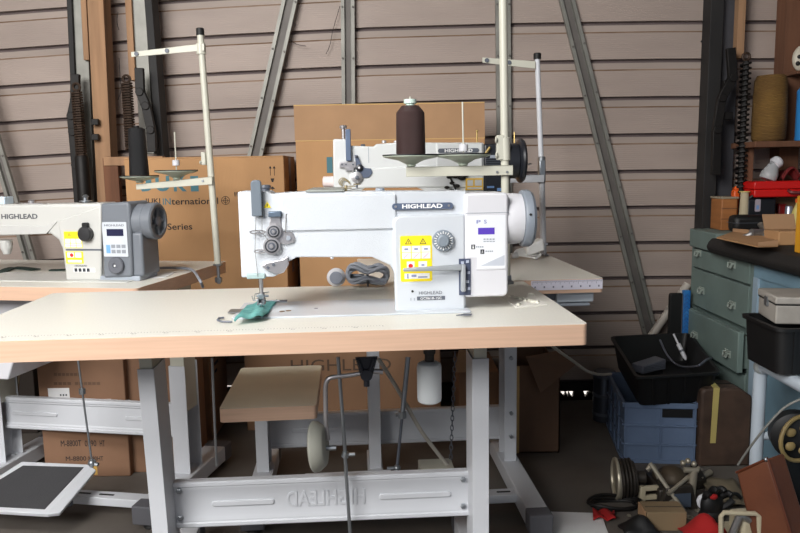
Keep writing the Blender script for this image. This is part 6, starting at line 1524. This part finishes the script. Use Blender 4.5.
# white frame and machine head in the bottom right
c = P(747, 545, Z=0)
t = Root('old_machine_head', 'white frame and chrome tension knob of an old machine part at the bottom right', 'machine part', (c.x, c.y+.0, 0), 0)
WP = M('aged_white', (0, 0, 0))
p = [t.px(x, y, yl=0) for x, y in ((721, 552), (721, 516), (724, 512.5), (755, 513.5), (759, 516), (760, 552))]
link('wire_frame', G().tube(p, .0065, 10), WP, t)
link('arm', G().tube(smooth_path([t.px(730, 540, yl=.02), t.px(737, 522, yl=.02), t.px(741, 516, yl=.02), t.px(750, 520, yl=.02)], 5), .010, 10), M('dull_silver', (0, 0, 0)), t)
a = t.px(738, 517, yl=.04); b = t.px(776, 560, yl=.04)
link('casting', G().box(a.x, b.x, .02, .10, max(b.z, 0), a.z), WP, t, bev=.012)
a = t.px(767, 522, yl=.05)
link('tension_knob', G().lathe([(.018, -.002), (.018, .004), (.010, .006), (.010, .014), (.015, .016), (.013, .026), (.007, .028), (.007, .036)], a, n=20), CHROME, t)
link('spring', G().tube([(a.x-.045+.012*math.cos(k*.9), .05+.012*math.sin(k*.9), a.z+.002+.0007*k) for k in range(30)], .0018, 6), CHROME, t)
link('base_plate', G().box(-.075, .09, -.01, .11, 0, .012), WP, t, bev=.002)
# pale crumpled sheet behind
c = P(729, 497, Z=0)
g = G().grid(lambda u, v: Vector((c.x-.055+.11*u, c.y-.08+.18*v, .006+.010*abs(math.sin(4*u+3*v))+.006*math.sin(9*v))), 10, 12)
single('crumpled_paper', g, M('dirty_paper', (.42, .38, .31), .85), 'dirty beige sheet on the floor in front of the dark suitcase', 'paper', solid=.003)

# ---------------------------------------------------------------- ROOF, LIGHT
ROOF = M('roof_sheet', (.52, .50, .48), .7)
struct('ceiling', G().box(-4, 4, -1.2, WY+.4, 2.52, 2.56), ROOF)
struct('wall_left', G().box(-3.66, -3.6, -1.2, WY+.05, 0, 2.52), CLAD)
struct('wall_right', G().box(3.4, 3.46, -1.2, WY+.05, 0, 2.52), CLAD)
def area(name, loc, tgt, sx, sy, pw, col=(1, 1, 1)):
    l = bpy.data.lights.new(name, 'AREA'); l.shape = 'RECTANGLE'; l.size = sx; l.size_y = sy; l.energy = pw; l.color = col
    o = bpy.data.objects.new(name, l); COL.objects.link(o); o.location = loc
    o.rotation_euler = (Vector(tgt)-Vector(loc)).to_track_quat('-Z', 'Y').to_euler(); return o
area('doorway_daylight', (-1.9, -1.1, 2.05), (-.8, 2.6, .8), 2.0, .8, 84, (1.0, .985, .96))
area('overhead_fill', (-1.0, .35, 2.48), (-.7, 1.7, .7), 1.2, 1.0, 84, (1.0, .99, .97))  # added overhead fill that brightens level surfaces; the ceiling has no opening
s = bpy.data.lights.new('machine_lamp', 'SPOT'); s.energy = .10; s.spot_size = R(70); s.spot_blend = .6; s.shadow_soft_size = .01; s.color = (.85, .95, 1)
so = bpy.data.objects.new('machine_lamp', s); COL.objects.link(so); so.location = A1.w(A1.px(284, 277, yl=.0)); so.rotation_euler = (R(8), R(12), 0)
s = bpy.data.lights.new('sun', 'SUN'); s.energy = 25; s.angle = R(.6); so = bpy.data.objects.new('sun', s); COL.objects.link(so)
so.rotation_euler = Vector((.1, -.75, -1)).to_track_quat('-Z', 'Y').to_euler()
w = bpy.data.worlds.new('world'); SC.world = w; w.use_nodes = True
w.node_tree.nodes['Background'].inputs[0].default_value = (.82, .88, 1, 1); w.node_tree.nodes['Background'].inputs[1].default_value = .28
vs_ = SC.view_settings; vs_.view_transform = 'Standard'; vs_.look = 'None'; vs_.gamma = 1; vs_.exposure = .18; vs_.use_curve_mapping = False
